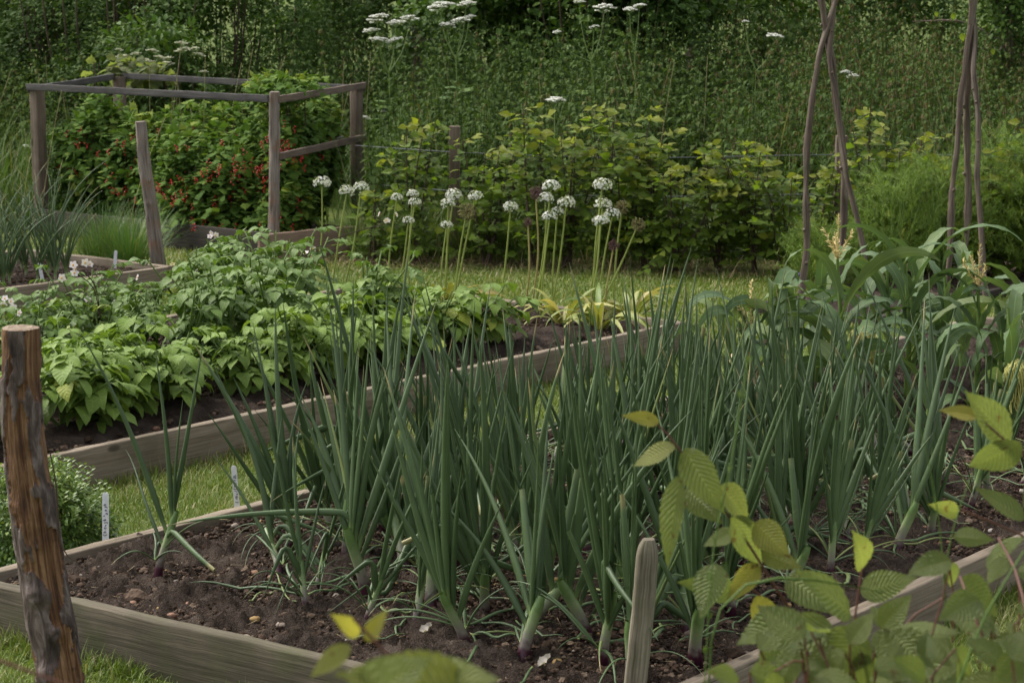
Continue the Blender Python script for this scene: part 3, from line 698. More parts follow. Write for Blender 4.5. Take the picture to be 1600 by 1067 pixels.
W_=[(503,286,14,486,425,10.35),(542,299,12,522,430,10.3),(564,294,12.5,540,430,10.25),(620,309,9.5,609,440,10.3),(638,345,9.5,622,440,10.2),(645,303,9.5,640,440,10.35),(648,316,10,632,430,10.25),(698,352,9.5,690,450,10.),(700,318,11.5,694,455,10.05),(709,305,13,700,450,10.1),(743,307,11.5,712,470,10.0),(798,324,11.5,786,440,10.2),(852,311,13,836,455,9.9),(859,339,12,848,455,9.85),(861,292,14,840,460,9.95),(871,331,10,864,450,9.9),(885,317,13.5,866,450,9.85),(939,346,13.5,921,470,9.7),(941,290,15,930,470,9.75),(942,320,13.5,924,450,9.8),(957,335,12.5,938,460,9.75)]
desc={503:'tall white allium in front of the cage post, furthest left',542:'white allium head just left of the dark corner post of the cage',564:'white allium head over the dark corner post of the cage',798:'solitary white allium midway between two groups',941:'highest and largest white allium of the right-hand group',743:'white allium right of the tan seed head',638:'greenish half-open white allium lowest of its group',698:'small low white allium below the fence post'}
for i,(x,y,r,bx,by,Y) in enumerate(W_):
    allium(x,y,r,'w',bx,by,Y,desc.get(x,f"white allium head on a thin stem, {ORD[i+1]} white allium from the left"))
for x,y,r,k,bx,by,Y,lab in [(729,331,13,'g',712,470,9.95,'large tan green allium seed head beside the fence post'),(837,301,10,'p',831,460,9.9,'purple brown allium seed head behind the middle white group'),(825,347,7,'p',821,460,9.9,'small purple brown allium seed head on a dry brown stem'),(972,324,11,'g',962,440,9.8,'olive brown allium seed head right of the highest white allium'),(997,351,11,'g',950,450,9.7,'olive seed head on the stem leaning furthest right'),(959,383,9,'p',948,460,9.7,'low purple allium seed head under the white group at right')]:
    allium(x,y,r,k,bx,by,Y,lab)
for x,y,Y in [(686,470,10.0),(722,470,9.95),(716,480,9.9),(845,480,9.8),(852,475,9.85),(915,480,9.65),(930,478,9.7)]: pass
for i,(x,y,lab) in enumerate([(880,505,'clump of yellowing strap leaves at the foot of the alliums'),(935,515,'palest clump of withering strap leaves by the bed corner'),(985,500,'small clump of yellow leaves inside the far bed corner'),(700,480,'pale strap leaves showing between potato plants')]):
    p=gp(x,y,.1); n=22; g=G(); az=rng.uniform(0,6.28,n); th=rng.uniform(.1,.9,n)
    leaves(g,p+azi(az)*.03,azi(az)*np.sin(th)[:,None]+UP*np.cos(th)[:,None],azi(az+np.pi)+UP*.5,rng.uniform(.2,.36,n)*(.8 if i==3 else 1),rng.uniform(.018,.032,n),rng.beta(1.6,1.2,n),seg=9,droop=rng.uniform(1.2,2.6,n),fold=.3,prof='strap',twist=rng.normal(0,.8,n))
    o=g.build('allium_leaf_clump',MT['allium_leaf'],None,p); o['label']=lab; o['category']='plant'; o['group']='allium leaf clumps'
# ------------------------------------------------------------ leaf labels, posts, planks
def label_stick(x,yt,yb,w,zb,lab,marks=True,tilt=0.):
    b=gp(x,yb,zb); tp=at(x+tilt,yt,b[1]); h=tp[2]-b[2]; t=thing('plant_label',lab,'plant label',b,'white plant labels')
    g=G(); n=7; zz=np.r_[-.03,np.linspace(0,h-w*.6,n-2),h]; ww=np.full(n,w); ww[-1]=w*.45; ww=np.insert(ww,n-1,w*.85); zz=np.insert(zz,n-1,h-w*.15); 
    xx=(tp[0]-b[0])*zz/h
    L=[]
    for yy in (-.0008,.0008): L+= [np.stack([xx-ww/2,0*zz+yy,zz],-1),np.stack([xx+ww/2,0*zz+yy,zz],-1)]
    P=np.stack([L[0],L[1],L[3],L[2]],1)[None]; g.grids(P,np.zeros(P.shape),closed=True); g.raw(P[0,-1],[(0,1,2,3)],np.zeros((4,3)))
    g.build('blade',MT['label'],t,smooth=False)
    if marks:
        g=G(); zc=np.linspace(h*.78,h*.2,11)
        for k,z in enumerate(zc):
            q=np.array([[(tp[0]-b[0])*z/h+rng.uniform(-.35,.35)*w,-.0018,z+rng.uniform(-.003,.003)] for _ in range(4)]); tubes(g,smooth_path(q,8),.0008,4)
        g.build('handwriting',MT['ink'],t)
label_stick(165,769,851,.018,.11,'white plant label with handwriting beside the box bush')
label_stick(371,727,797,.016,.11,'white plant label half hidden behind onion leaves',tilt=-6)
label_stick(67,410,441,.018,.10,'white label leaning in the far left bed, nearer the post edge',False,tilt=-6)
label_stick(179,391,421,.018,.10,'white label upright in front of the chives',False,tilt=2)
def log(name,label,pts,rads,n=160,m=56,bare=0,knots=(),mat='bark',seed=1,ecc=0.,cat='post',amp=1.,group=None):
    pts=smooth_path(pts,n); rads=np.interp(np.linspace(0,1,n),np.linspace(0,1,len(rads)),rads); L=np.r_[0,np.cumsum(np.linalg.norm(np.diff(pts,axis=0),axis=1))]
    t=thing(name,label,cat,pts[0],group); a=np.arange(m)*2*np.pi/m
    Q=np.stack([np.cos(a)[None]*.05+0*L[:,None],np.sin(a)[None]*.05+0*L[:,None],L[:,None]+0*a[None]],-1)
    msk=fbm(Q*np.array([22,22,9.]),4,seed)+.12*np.sin(a*1.0-4.6)[None]*bare
    lay=np.clip((msk+.10)*14+.5,0,1) if bare else np.zeros(msk.shape)
    rr=rads[:,None]*(1+ecc*np.cos(2*a)[None])+amp*(fbm(Q*np.array([30,30,10.]),4,seed+4)*.0035+fbm(Q*np.array([90,90,25.]),3,seed+9)*.0012)
    rr=rr-lay*.0045+np.where((lay>.05)&(lay<.6),.0022,0)
    for (kl,ka,kr,kh) in knots:
        dist=np.sqrt(((L[:,None]-kl))**2+((np.angle(np.exp(1j*(a[None]-ka))))*rads.mean())**2); rr=rr+kh*np.exp(-(dist/kr)**2)-kh*.6*np.exp(-(dist/(kr*.4))**2)
    T=nrm(np.gradient(pts,axis=0)); X=nrm(np.cross(np.array([0,1.,0]),T)); Yv=np.cross(T,X)
    P=pts[:,None]+rr[...,None]*(X[:,None]*np.cos(a)[None,:,None]+Yv[:,None]*np.sin(a)[None,:,None])
    A=np.zeros(P.shape); A[...,0]=L[:,None]; A[...,1]=(a/(2*np.pi))[None]; A[...,2]=lay
    g=G(); g.grids(P[None],A[None],closed=True); g.build('trunk' if False else 'shaft',MT[mat],t,pts[0])
    g=G(); c=pts[-1]; k=9; fr=np.linspace(1,0.02,k)[:,None,None]; C=c+(P[-1][None]-c)*fr; C=C+T[-1]*(.003*(1-fr**6))+fbm(C*60,2,3)[...,None]*.0012*T[-1]
    AA=np.zeros(C.shape); AA[...,0]=fr[...,0]*.5; AA[...,2]=2; g.grids(C[None],AA[None],closed=True); g.build('cut_end',MT['bark'] if mat=='bark' else MT[mat],t,pts[0])
    return t
Yp=4.5
pp=[at(104,1180,Yp),at(95,1067,Yp),at(72,930,Yp),at(50,780,Yp),at(34,640,Yp),at(31,512,Yp)]; pp[0][2]=-.05
fp=log('rustic_post','thick rustic post with peeling bark standing on the lawn in the foreground',pp,[.054,.052,.052,.050,.045,.0425],n=260,m=96,bare=1,knots=[(.37,4.55,.02,.014),(.28,5.1,.018,.012),(.56,4.0,.014,.009),(.19,4.5,.024,.016)],seed=12)
g=G(); q=smooth_path([at(78,705,4.46),at(88,760,4.46),at(90,800,4.45),at(96,850,4.45),at(110,872,4.44),at(128,880,4.44)],18); tubes(g,q,np.interp(np.arange(18),[0,9,17],[.003,.006,.002]),6,.5,.4); g.build('bark_strip',MT['stembrown'],fp,fp.location[:])
sp=[at(986,1150,4.35),at(990,1100,4.35),at(1005,950,4.35),at(1013,842,4.35)]; sp[0][2]=-.05
g=G(); t=thing('wooden_stake','grey weathered wooden stake at the near corner of the onion bed','stake',sp[0])
N_=22; pth=smooth_path(sp,N_); r=np.full(N_,.0255); r[-1]=.013; r[-2]=.019; r[-3]=.0235
a=np.arange(28)*2*np.pi/28+.4; sq=(np.abs(np.cos(a))**4+np.abs(np.sin(a))**4)**-.25
pth2=np.concatenate([pth[:-3],smooth_path(pth[-4:],6)[1:]]) ; N2=len(pth2); r=np.full(N2,.0235); r[-1]=.012; r[-2]=.0195; r[-3]=.0225
P=pth2[:,None]+(r[:,None]*sq[None])[...,None]*np.stack([np.cos(a),np.sin(a),0*a],-1)[None]; P=P+fbm(P*40,3,6)[...,None]*.0014
A=np.zeros(P.shape); A[...,0]=pth2[:,2][:,None]; A[...,1]=a/6.28*.19; A[...,2]=.3
g.grids(P[None],A[None],closed=True); c=P[-1].mean(0); g.raw(np.vstack([P[-1],c+UP*.003]),[(i,(i+1)%28,28) for i in range(28)],np.zeros((29,3))+.3); g.build('shaft',MT['wood_stake'],t,sp[0])
log('leaning_log_post','pale grey barkless log leaning at the corner of the chive bed',[at(250,425,11.75),at(246,400,11.7),at(236,320,11.65),at(224,240,11.6),at(220,190,11.6)],[.04,.039,.036,.034,.031],n=90,m=32,mat='greywood',seed=5,knots=[(.42,4.6,.014,.012),(.55,5.2,.012,.01)],amp=1.3)
# cage
NR=np.array([-1.43,12.8]);NL=np.array([-3.12,14.2]);FR=np.array([-1.03,14.3]);FL=np.array([-2.87,15.8]); ZT=.965
cage=thing('fruit_cage','open timber fruit cage of posts and grey rails around the currants','fruit cage',(-2.1,14.3,0)); cl=cage.location[:]
v3=lambda q,z:np.array([q[0],q[1],z])
g=G(); log_p=log('post','', [v3(NR,-.05),v3(NR+[.01,0],.4),v3(NR+[.025,0],ZT+.03)],[.035,.034,.029],n=70,m=28,mat='greywood',seed=8,amp=1.5)
for ch in list(log_p.children):
    ch.parent=cage; ch.location=Vector(log_p.location)-Vector(cl); ch.name='post' if ch.name.startswith('shaft') else 'post_end'
bpy.data.objects.remove(log_p)
for q,zt,wd in ((NL,ZT+.01,.075),(FR,ZT-.0,.065),(FL,ZT+.0,.07)):
    g=G(); beam(g,v3(q,-.05),v3(q,zt),wd,wd,up=np.array([.77,-.64,0]),jit=.002); g.build('post',MT['wood_post'],cage,cl)
dn=nrm(np.array([NR[0]-NL[0],NR[1]-NL[1],0])); df=nrm(np.array([FR[0]-NR[0],FR[1]-NR[1],0]))
ct=np.append((NR+NL+FR+FL)/4,0)
def rail(a,b,za,zb,ea=.06,eb=.06,out=.05,w=.022,h=.042,mat='wood_dark'):
    a3,b3=v3(a,za),v3(b,zb); d=nrm(b3-a3); n=nrm(np.cross(d,UP)); 
    if np.dot((a3+b3)/2-ct,n)<0:n=-n
    g=G(); beam(g,a3-d*ea+n*out,b3+d*eb+n*out,w,h,jit=.0018,bow=.006); g.build('rail',MT[mat],cage,cl)
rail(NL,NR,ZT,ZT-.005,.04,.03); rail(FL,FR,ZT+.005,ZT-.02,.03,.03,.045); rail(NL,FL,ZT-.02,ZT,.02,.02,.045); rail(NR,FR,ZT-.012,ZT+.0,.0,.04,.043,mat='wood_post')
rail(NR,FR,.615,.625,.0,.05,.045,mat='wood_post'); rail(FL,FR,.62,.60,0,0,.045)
for a_,b_ in ((NL,NR),):
    a3,b3=v3(a_,.085),v3(b_,.085); n=nrm(np.cross(b3-a3,UP)); n=n if n[1]<0 else -n
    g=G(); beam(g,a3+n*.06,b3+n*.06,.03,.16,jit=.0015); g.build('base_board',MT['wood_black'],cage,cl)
g=G(); p0=gp(405,412,0); p1=gp(585,398,0); beam(g,v3(p0,.085),v3(p1,.105),.03,.17,jit=.004); o=g.build('loose_plank',MT['wood_plank'],None,(p0+p1)/2); o['label']='pale brown plank on edge at the right foot of the fruit cage'; o['category']='plank'
# fence
fence=thing('wire_fence','low fence of square posts and thin wires behind the young hedge','fence',(.5,12.6,0))
for x,yt,Y in [(710,197,12.75),(1315,212,12.6),(1640,215,12.5),(-60,215,16.)]:
    c=at(x,yt,Y); g=G(); beam(g,(c[0],Y,-.05),(c[0],Y,c[2]),.062,.062,up=np.array([0,1.,0]),jit=.003); g.build('post',MT['wood_post'],fence,fence.location[:])
for dz in (-.12,-.35,-.58):
    g=G(); q=[at(555,222,13.2)+UP*dz,at(710,232,12.75)+UP*dz,at(1000,238,12.7)+UP*(dz-.01),at(1315,236,12.6)+UP*dz,at(1640,238,12.5)+UP*dz]; 
    for e in q: e[2]+=.10
    tubes(g,smooth_path(q,30),.0022,4); g.build('wire',MT['wire'],fence,fence.location[:])
# bean poles
def wigwam(lab,poles,Y):
    b0=at(poles[0][0][0],poles[0][0][1],Y); t=thing('bean_pole_wigwam',lab,'bean poles',(b0[0],Y,0))
    for pl,r,dy in poles_iter(poles,Y):
        g=G(); n=60; P=smooth_path(pl,n); P=P+(fbm(np.stack([np.arange(n)*.09+7*r*1e3,0*np.arange(n),0*np.arange(n)],-1),2,61)*.022)[:,None]*np.array([1,.3,0]); rad=np.linspace(r,r*.72,n)*(1+.2*noise(np.stack([np.arange(n)*.35,0*np.arange(n),0*np.arange(n)],-1)+rng.uniform(0,50),2)); 
        m=14; a=np.arange(m)*2*np.pi/m; T=nrm(np.gradient(P,axis=0)); X=nrm(np.cross(np.array([0,1.,0]),T)); Z=np.cross(T,X)
        Q=P[:,None]+rad[:,None,None]*(X[:,None]*np.cos(a)[None,:,None]+Z[:,None]*np.sin(a)[None,:,None]); Q=Q+fbm(Q*np.array([50,50,22]),4,3)[...,None]*.0032
        A=np.zeros(Q.shape); A[...,0]=np.linspace(0,2,n)[:,None]; A[...,1]=(a/6.28*.12); A[...,2]=rng.uniform()
        g.grids(Q[None],A[None],closed=True)
        for k in rng.choice(n-10,4,replace=False): # stubs of cut twigs
            s=P[k+5]; d=nrm(azi(np.array(rng.uniform(3.3,6)))+UP*.8); tubes(g,np.stack([s,s+d*rad[k]*1.8]),np.array([rad[k]*.55,rad[k]*.4]),7,.2,cap=True)
        g.build('pole',MT['wood_pole'],t,t.location[:])
    return t
def poles_iter(poles,Y):
    for k,pl in enumerate(poles):
        out=[]; m=len(pl)-1
        for i,(x,y) in enumerate(pl):
            f=i/m; dy=[-.12,.10,-.28,.2][k]*(1-f)+[.02,-.02,.05,0][k]*f; out.append(at(x,y,Y+dy))
        # foot in the ground, top beyond the frame
        e=out[0].copy(); d=nrm(out[0]-out[1]); e=e+d*max(out[0][2],.0)*1.0/max(-d[2],.3); e[2]=-.03; out=[e]+out; d=nrm(out[-1]-out[-2]); out.append(out[-1]+d*.35)
        yield out,[.0175,.0205,.0165,.016][k],0
w1=wigwam('nearer-centre wigwam of three rough bean poles behind the sweetcorn',[[(1254,440),(1262,380),(1262,300),(1264,240),(1270,180),(1283,90),(1296,40),(1306,0)],[(1312,440),(1314,400),(1313,300),(1312,225),(1303,150),(1297,80),(1290,40),(1283,0)],[(1362,440),(1345,350),(1325,270),(1312,210),(1304,140),(1299,90),(1300,40),(1310,-40)]],10.8)
w2=wigwam('wigwam of three bean poles nearest the edge with small sprouting leaves',[[(1480,450),(1488,350),(1490,300),(1500,220),(1505,150),(1513,90),(1519,40),(1524,0)],[(1506,450),(1508,350),(1507,250),(1508,160),(1514,90),(1517,40),(1519,0)],[(1543,450),(1538,370),(1530,280),(1527,200),(1524,120),(1523,60),(1523,0)]],11.2)
g=G(); b=at(1521,82,11.2)
for x,y,s in [(1502,52,.045),(1550,76,.035),(1488,20,.04),(1462,18,.03)]:
    c=at(x,y,11.15); leaves(g,[c],[(.3,0,-.8)],[(0,-1,.3)],s,s*.8,.8,seg=4,droop=.5)
    tubes(g,np.stack([at(1519,y+8,11.2),c]),.0015,4)
g.build('foliage',MT['hornbeam'],w2,w2.location[:])
g=G(); tubes(g,smooth_path([at(1292,70,10.66),at(1294,80,10.66)],4),.006,6); 
print('timber',time.time()-T0)
# ------------------------------------------------------------ bushes
LOBE=np.array([(0,-.02),(.22,-.12),(.42,.05),(.60,.30),(.38,.42),(.34,.62),(.12,.72),(0,1.0),(-.12,.72),(-.34,.62),(-.38,.42),(-.60,.30),(-.42,.05),(-.22,-.12)])
def lobed(g,base,d,up,S,rnd,droop=.4):
    N=len(base); d=nrm(np.broadcast_to(d,(N,3))); side=nrm(np.cross(d,np.broadcast_to(up,(N,3)))+1e-6); n=np.cross(side,d)
    pts=np.vstack([[0,.32],LOBE]); x,y=pts[:,0],pts[:,1]; z=-.16*np.abs(x)-droop*.4*y*y; z=z+np.r_[.05,np.where(np.arange(14)%2,.03,-.03)]
    P=base[:,None]+S[:,None,None]*(side[:,None]*x[None,:,None]+d[:,None]*y[None,:,None]+n[:,None]*z[None,:,None])
    m=15; f=np.array([(0,1+i,1+(i+1)%14) for i in range(14)])
    A=np.zeros(P.shape); A[...,0]=y; A[...,1]=x*2; A[...,2]=np.broadcast_to(rnd,(N,))[:,None]
    g.raw(P,(f[None]+(np.arange(N)*m)[:,None,None]).reshape(-1,3),A)
def crown_pts(c,rad,N,clump=3.,thr=-.15,shell=.45,zmin=.02):
    out=[]; tot=0
    while tot<N:
        q=nrm(rng.normal(size=(N*2,3))); r=rng.uniform(shell**3,1,(N*2,1))**(1/3.)
        bump=1+.28*fbm(q*2.1+np.array(c),3,31)[:,None]
        P=q*r*bump*np.array(rad)+np.array(c); k=(fbm(P*clump,2,33)>thr)&(P[:,2]>zmin); P=P[k]; out.append(P); tot+=len(P)
    return np.concatenate(out)[:N]
def crown(g,c,rad,N,size,prof='ovate',clump=3.,thr=-.15,shell=.45,asp=.62,seg=3,lob=False,flat=.5,tip=.0,zmin=.02,droop=.7):
    P=crown_pts(c,rad,N,clump,thr,shell,zmin); o=nrm((P-np.array(c))/np.array(rad)); d=nrm(o*np.array([1,1,.3])+rng.normal(0,.5,P.shape)+np.array([0,0,-.15])); up=UP*1.0+o*flat+rng.normal(0,.35,P.shape)
    S=size*rng.uniform(.6,1.25,N); r=np.clip(rng.beta(2,2.5,N)+fbm(P*2.5,2,7)*.25+tip*np.clip(o[:,2],0,1),0,1)
    if lob: lobed(g,P,d,up,S,r)
    else: leaves(g,P,d,up,S,S*asp,r,seg=seg,droop=rng.uniform(0,droop*1.5,N),fold=.2,prof=prof)
    return P
def canes(g,b,c,rad,n,r0=.008,top=.95):
    for k in range(n):
        a=rng.uniform(0,6.28); q=math.sqrt(rng.uniform())*.8; e=np.array([c[0]+math.cos(a)*rad[0]*q,c[1]+math.sin(a)*rad[1]*q,c[2]+rad[2]*top*math.sqrt(max(0,1-q*q))*rng.uniform(.6,1)])
        s=np.array(b)+rng.normal(0,.04,3)*np.array([1,1,0]); m=(s+e)/2+np.array([math.cos(a),math.sin(a),0])*rad[0]*.15
        tubes(g,smooth_path([s,m,e],9),np.linspace(r0,r0*.4,9),5)
def bush(name,label,cat,b,c,rad,N,size,mat,group=None,ncane=9,cmat='stembrown',**k):
    t=thing(name,label,cat,b,group); g=G(); P=crown(g,c,rad,N,size,**k); g.build('foliage',MT[mat],t,b); g=G(); canes(g,b,c,rad,ncane,.006+rad[2]*.006); g.build('stem',MT[cmat],t,b); return t,P
def berries(t,P,n,b,c,facing=True):
    k=P[(P[:,1]<c[1]+.1)]; k=k[np.argsort(k[:,1]+rng.normal(0,.12,len(k)))][:max(n*4,10)]; s=k[rng.choice(len(k),min(n,len(k)),replace=False)]
    # strings hang in loose clusters
    g=G(); Q=[]
    for q in s:
        for _ in range(rng.integers(1,3)):
            o=q+rng.normal(0,.03,3)+np.array([0,-.03,.02]); m=rng.integers(3,7); z=np.linspace(0,-.036,m); Q.append(o+np.stack([rng.normal(0,.007,m),rng.normal(0,.007,m),z],-1))
    Q=np.concatenate(Q); balls(g,Q,rng.uniform(.0045,.0062,len(Q)),.5,0,ICO2 if False else ICO); o=g.build('berry_strings',MT['berry'],t,b); o['label']='hanging strings of red currants'; o['kind']='stuff'
for lab,b,c,rad,N,nb in [('redcurrant bush at the right of the cage spilling over the top rail',(-1.4,13.6,0),(-1.46,13.7,.5),(.25,.50,.40),2600,26),
        ('redcurrant bush against the back right cage post',(-1.36,14.1,0),(-1.35,14.08,.5),(.24,.36,.40),2300,16),
        ('redcurrant bush beside the left post of the cage',(-2.75,14.4,0),(-2.75,14.35,.5),(.32,.34,.38),2300,6),
        ('low redcurrant growth at the middle foot of the cage',(-1.9,13.55,0),(-1.92,13.5,.3),(.34,.22,.28),1600,8),
        ('low redcurrant growth at ground level behind the base board',(-1.8,13.4,0),(-1.78,13.42,.2),(.42,.26,.24),1700,5),
        ('low redcurrant growth in the cage beside the near right post',(-1.4,13.15,0),(-1.42,13.25,.22),(.2,.24,.24),900,4),
        ('redcurrant bush in the middle of the cage behind the leaning log post',(-1.85,13.75,0),(-1.85,13.7,.38),(.42,.45,.34),2600,26),
        ('redcurrant bush in the left half of the cage with sparse berries',(-2.45,14.3,0),(-2.4,14.25,.42),(.38,.45,.36),2300,16),
        ('redcurrant bush low behind the chive clumps at the cage front',(-2.15,13.9,0),(-2.12,13.85,.36),(.34,.35,.33),1500,10),
        ('redcurrant bush filling the back of the cage under the far rail',(-2.0,14.6,0),(-2.0,14.6,.45),(.55,.4,.38),2600,8)]:
    t,P=bush('redcurrant_bush',lab,'currant bush',b,c,rad,int(N*1.35),.05,'currant','redcurrant bushes in the fruit cage',lob=True,flat=.9,thr=-1.2,shell=.35,tip=.2)
    berries(t,P,int(nb*2.4),b,c)
g=G()
bush('blackcurrant_bush','dark small-leaved bush behind the left post of the cage','bush',(-2.95,14.6,0),(-2.88,14.5,.4),(.36,.35,.38),3600,.03,'dark_shrub',None,asp=.8,seg=2,thr=-.3)
bush('climbing_vine','pale lobed vine leaves reaching above the back left cage corner','vine',(-2.95,16.05,0),(-2.85,16.0,.98),(.38,.16,.13),150,.075,'hornbeam_near',None,5,lob=True,flat=.3)
# currant shoots on top of the cage
t,P=bush('currant_shoots','light green currant shoots lying over the top of the cage corner','currant bush',(-1.4,13.7,0),(-1.42,13.7,.98),(.24,.5,.10),700,.05,'currant',None,6,lob=True,flat=.9,thr=-.5,tip=.4)
# box bush
t,P=bush('box_bush','small clipped box bush with bright tips behind the rustic post','bush',(-1.30,5.82,0),(-1.30,5.80,.14),(.18,.17,.15),11000,.0175,'box',None,12,asp=.55,seg=2,clump=14,thr=-.5,shell=.6,tip=.35,flat=.2)
g=G(); 
for k in range(95):
    q=nrm(rng.normal(size=3)); q[2]=abs(q[2]); s=np.array([-1.30,5.80,.14])+q*np.array([.175,.165,.15]); e=s+nrm(q+np.array([0,0,1.1]))*rng.uniform(.02,.05); m=9
    Pq=s+(e-s)*np.linspace(0,1,m)[:,None]; az=np.arange(m)*2.2; leaves(g,Pq,azi(az)*.8+nrm(e-s)*.7,nrm(e-s),.016,.009,.8+rng.uniform(-.2,.15,m),seg=2,droop=.3,fold=.2)
g.build('shoot_tips',MT['box'],t,(-1.30,5.82,0))
# ------------------------------------------------------------ young hornbeam hedge
def sapling(name,label,b,h,spread,nst,mat='hornbeam',ls=.080,group='young hedge saplings',cat='hedge plant',dens=1.,stemm='stembrown'):
    t=thing(name,label,cat,b,group); b=np.array(b); gs=G(); BP=[];DP=[];LP=[];RP=[]
    for s in range(nst):
        az=rng.uniform(0,6.28); top=b+np.array([math.cos(az)*spread*rng.uniform(.1,.75),math.sin(az)*spread*.6*rng.uniform(.1,.75),h*rng.uniform(.7,1)])
        mid=(b+top)/2+rng.normal(0,.03,3); pts=smooth_path([b+rng.normal(0,.02,3)*np.array([1,1,0]),mid,top],14); tubes(gs,pts,np.linspace(.008,.002,14)*rng.uniform(.7,1.2),5)
        nt=int(h/.045*dens)
        for k in range(nt):
            f=.12+.88*(k+rng.uniform())/nt; i=f*13; i0=min(int(i),12); o=pts[i0]*(1-i+i0)+pts[i0+1]*(i-i0)
            a=rng.uniform(0,6.28); Lt=rng.uniform(.10,.30)*(1.25-.75*f)*(spread/.3); d=nrm(azi(np.array(a))+UP*rng.uniform(-.1,.7)); n=max(3,int(Lt/.028))
            tt=np.linspace(.12,1,n)[:,None]; Q=o+d*Lt*tt+UP*(-.22*Lt*tt**2); tubes(gs,np.vstack([o,Q]),np.linspace(.0025,.001,n+1),4)
            sd=nrm(np.cross(d,UP)); sg=np.where(np.arange(n)%2,1,-1)[:,None]; D=sd*sg*.8+d*.7+np.array([0,0,-.2]); D[-1]=d
            BP.append(Q);DP.append(D);LP.append(ls*rng.uniform(.65,1.2,n)*np.linspace(1,.8,n)); RP.append(np.clip(rng.normal(.28+.35*f,.13)+.25*tt[:,0]**3+rng.uniform(-.08,.08,n)+(.25 if f>.88 else 0),0,1))
    g=G(); B=np.vstack(BP);D=np.vstack(DP);Ls=np.concatenate(LP);r=np.concatenate(RP); k=B[:,2]>.03; B,D,Ls,r=B[k],D[k],Ls[k],r[k]
    leaves(g,B,D,UP+rng.normal(0,.6,B.shape)+np.array([0,-.6,0]),Ls,Ls*.6,r,seg=3,droop=rng.uniform(.1,.9,len(B)),fold=.2,prof='ovate')
    g.build('foliage',MT[mat],t,b); gs.build('stem',MT[stemm],t,b); return t
hx=[(580,.45,.2,3),(650,.84,.24,4),(762,.69,.30,5),(830,.86,.24,4),(882,.78,.28,5),(965,.95,.30,6),(1005,.88,.28,5),(1062,.62,.32,4),(1120,.76,.3,6),(1180,.82,.30,5),(1232,.58,.3,5),(1290,.70,.26,4),(1345,.92,.16,3),(1400,.85,.32,7),(1450,.60,.3,5),(1505,.58,.3,4),(1560,.80,.28,6),(1605,.86,.32,6),(1670,.8,.32,6),(1760,.85,.34,6),(1860,.8,.34,6),(1960,.85,.34,6)]
for i,(x,h,sp_,ns) in enumerate(hx):
    Y=12.35-.17*(x-800)/3357*12.3+rng.uniform(-.08,.12); b=at(x,430,Y); b[2]=0
    sapling('hedge_sapling',f"leafy green hedge sapling, {ORD[i+1]} from left along the lawn edge",b,h*rng.uniform(1.0,1.1),sp_*.95,ns)
print('hedge',time.time()-T0)
# ------------------------------------------------------------ nettles and tall grass (masses)
def nettles(P,H,leafs,tint,seeds,K=12):
    g=G(); N=len(P); lean=rng.normal(0,.07,(N,2)); t=np.linspace(0,1,6)
    pth=P[:,None]+np.stack([lean[:,:1]*t**2*H[:,None],lean[:,1:]*t**2*H[:,None],H[:,None]*t],-1); tubes(g,pth,np.linspace(.004,.0018,6)[None]*np.ones((N,1)),4,0.0)
    f=(np.arange(K)+.5)/K; f=.22+.78*f; q=P[:,None]+np.stack([lean[:,:1]*f**2*H[:,None],lean[:,1:]*f**2*H[:,None],H[:,None]*f],-1)
    a0=rng.uniform(0,6.28,(N,1))+np.arange(K)*1.57
    Ls=leafs*np.clip(1.35-f*1.05,.25,1)[None]*rng.uniform(.75,1.2,(N,K))
    for s in (0,np.pi):
        d=azi(a0+s+rng.normal(0,.2,(N,K)))+np.array([0,0,.12]); r=np.clip(tint[:,None]+rng.uniform(-.15,.15,(N,K)),0,.85)
        leaves(g,q.reshape(-1,3),d.reshape(-1,3),UP,Ls.ravel(),Ls.ravel()*.46,r.ravel(),seg=2,droop=rng.uniform(.7,1.7,N*K),fold=.25,prof='ovate')
    if seeds is not None:
        m=seeds.sum(); 
        if m:
            qs=q[seeds][:,5:13].reshape(-1,3); n=len(qs)
            for _ in range(4):
                leaves(g,qs,azi(rng.uniform(0,6.28,n))+np.array([0,0,-.9]),UP,rng.uniform(.03,.07,n),.006,1.0,seg=2,droop=.5,prof='strap')
    return g
n=9800; X=rng.uniform(-.52,.54,n); Y=np.sqrt(rng.uniform(12.95**2,19.5**2,n)); P=np.stack([X*Y,Y,0*X],-1)
k=~((P[:,0]<-.85)&(P[:,1]<16.4)&(P[:,0]>-3.35)); k&=~((P[:,0]<-2.2)&(P[:,1]<15.5)); k&=fbm(P*np.array([.9,.9,0]),3,41)>-.42
P=P[k]; N=len(P); right=np.clip((P[:,0]/P[:,1]-.05)/.12,0,1)
H=(.80+.085*(P[:,1]-13))*rng.uniform(.68,1.16,N)*(1+.22*fbm(P*np.array([1.3,1.3,0]),2,43)); H=np.where(P[:,0]/P[:,1]<-.12,H*.92,H)
tint=np.clip(rng.beta(2,3,N)*.8+.25*fbm(P*np.array([.8,.8,0]),2,44),0,.8)
nettles(P,H,.14,tint,rng.uniform(size=N)<(.06+.5*right)).build('nettle_undergrowth',MT['nettle'],kind='stuff',label='dark dense nettles behind the fence')
g=G()
def tall_grass(xr,yr,n,h,tint=.3,cl=.25):
    X=rng.uniform(*xr,n); Y=rng.uniform(*yr,n); P=np.stack([X,Y,0*X],-1); P=P[fbm(P*np.array([2,2,0]),2,51)>-cl]; m=len(P); az=rng.uniform(0,6.28,m); th=rng.gamma(2,.12,m)
    leaves(g,P,azi(az)*np.sin(th)[:,None]+UP*np.cos(th)[:,None],azi(az+np.pi)+UP*.2,h*rng.uniform(.55,1.2,m),rng.uniform(.004,.009,m),np.where(rng.uniform(size=m)<.06,1,np.clip(rng.normal(tint,.18,m),0,.9)),seg=5,droop=rng.uniform(.2,1.7,m),fold=.2,prof='grass')
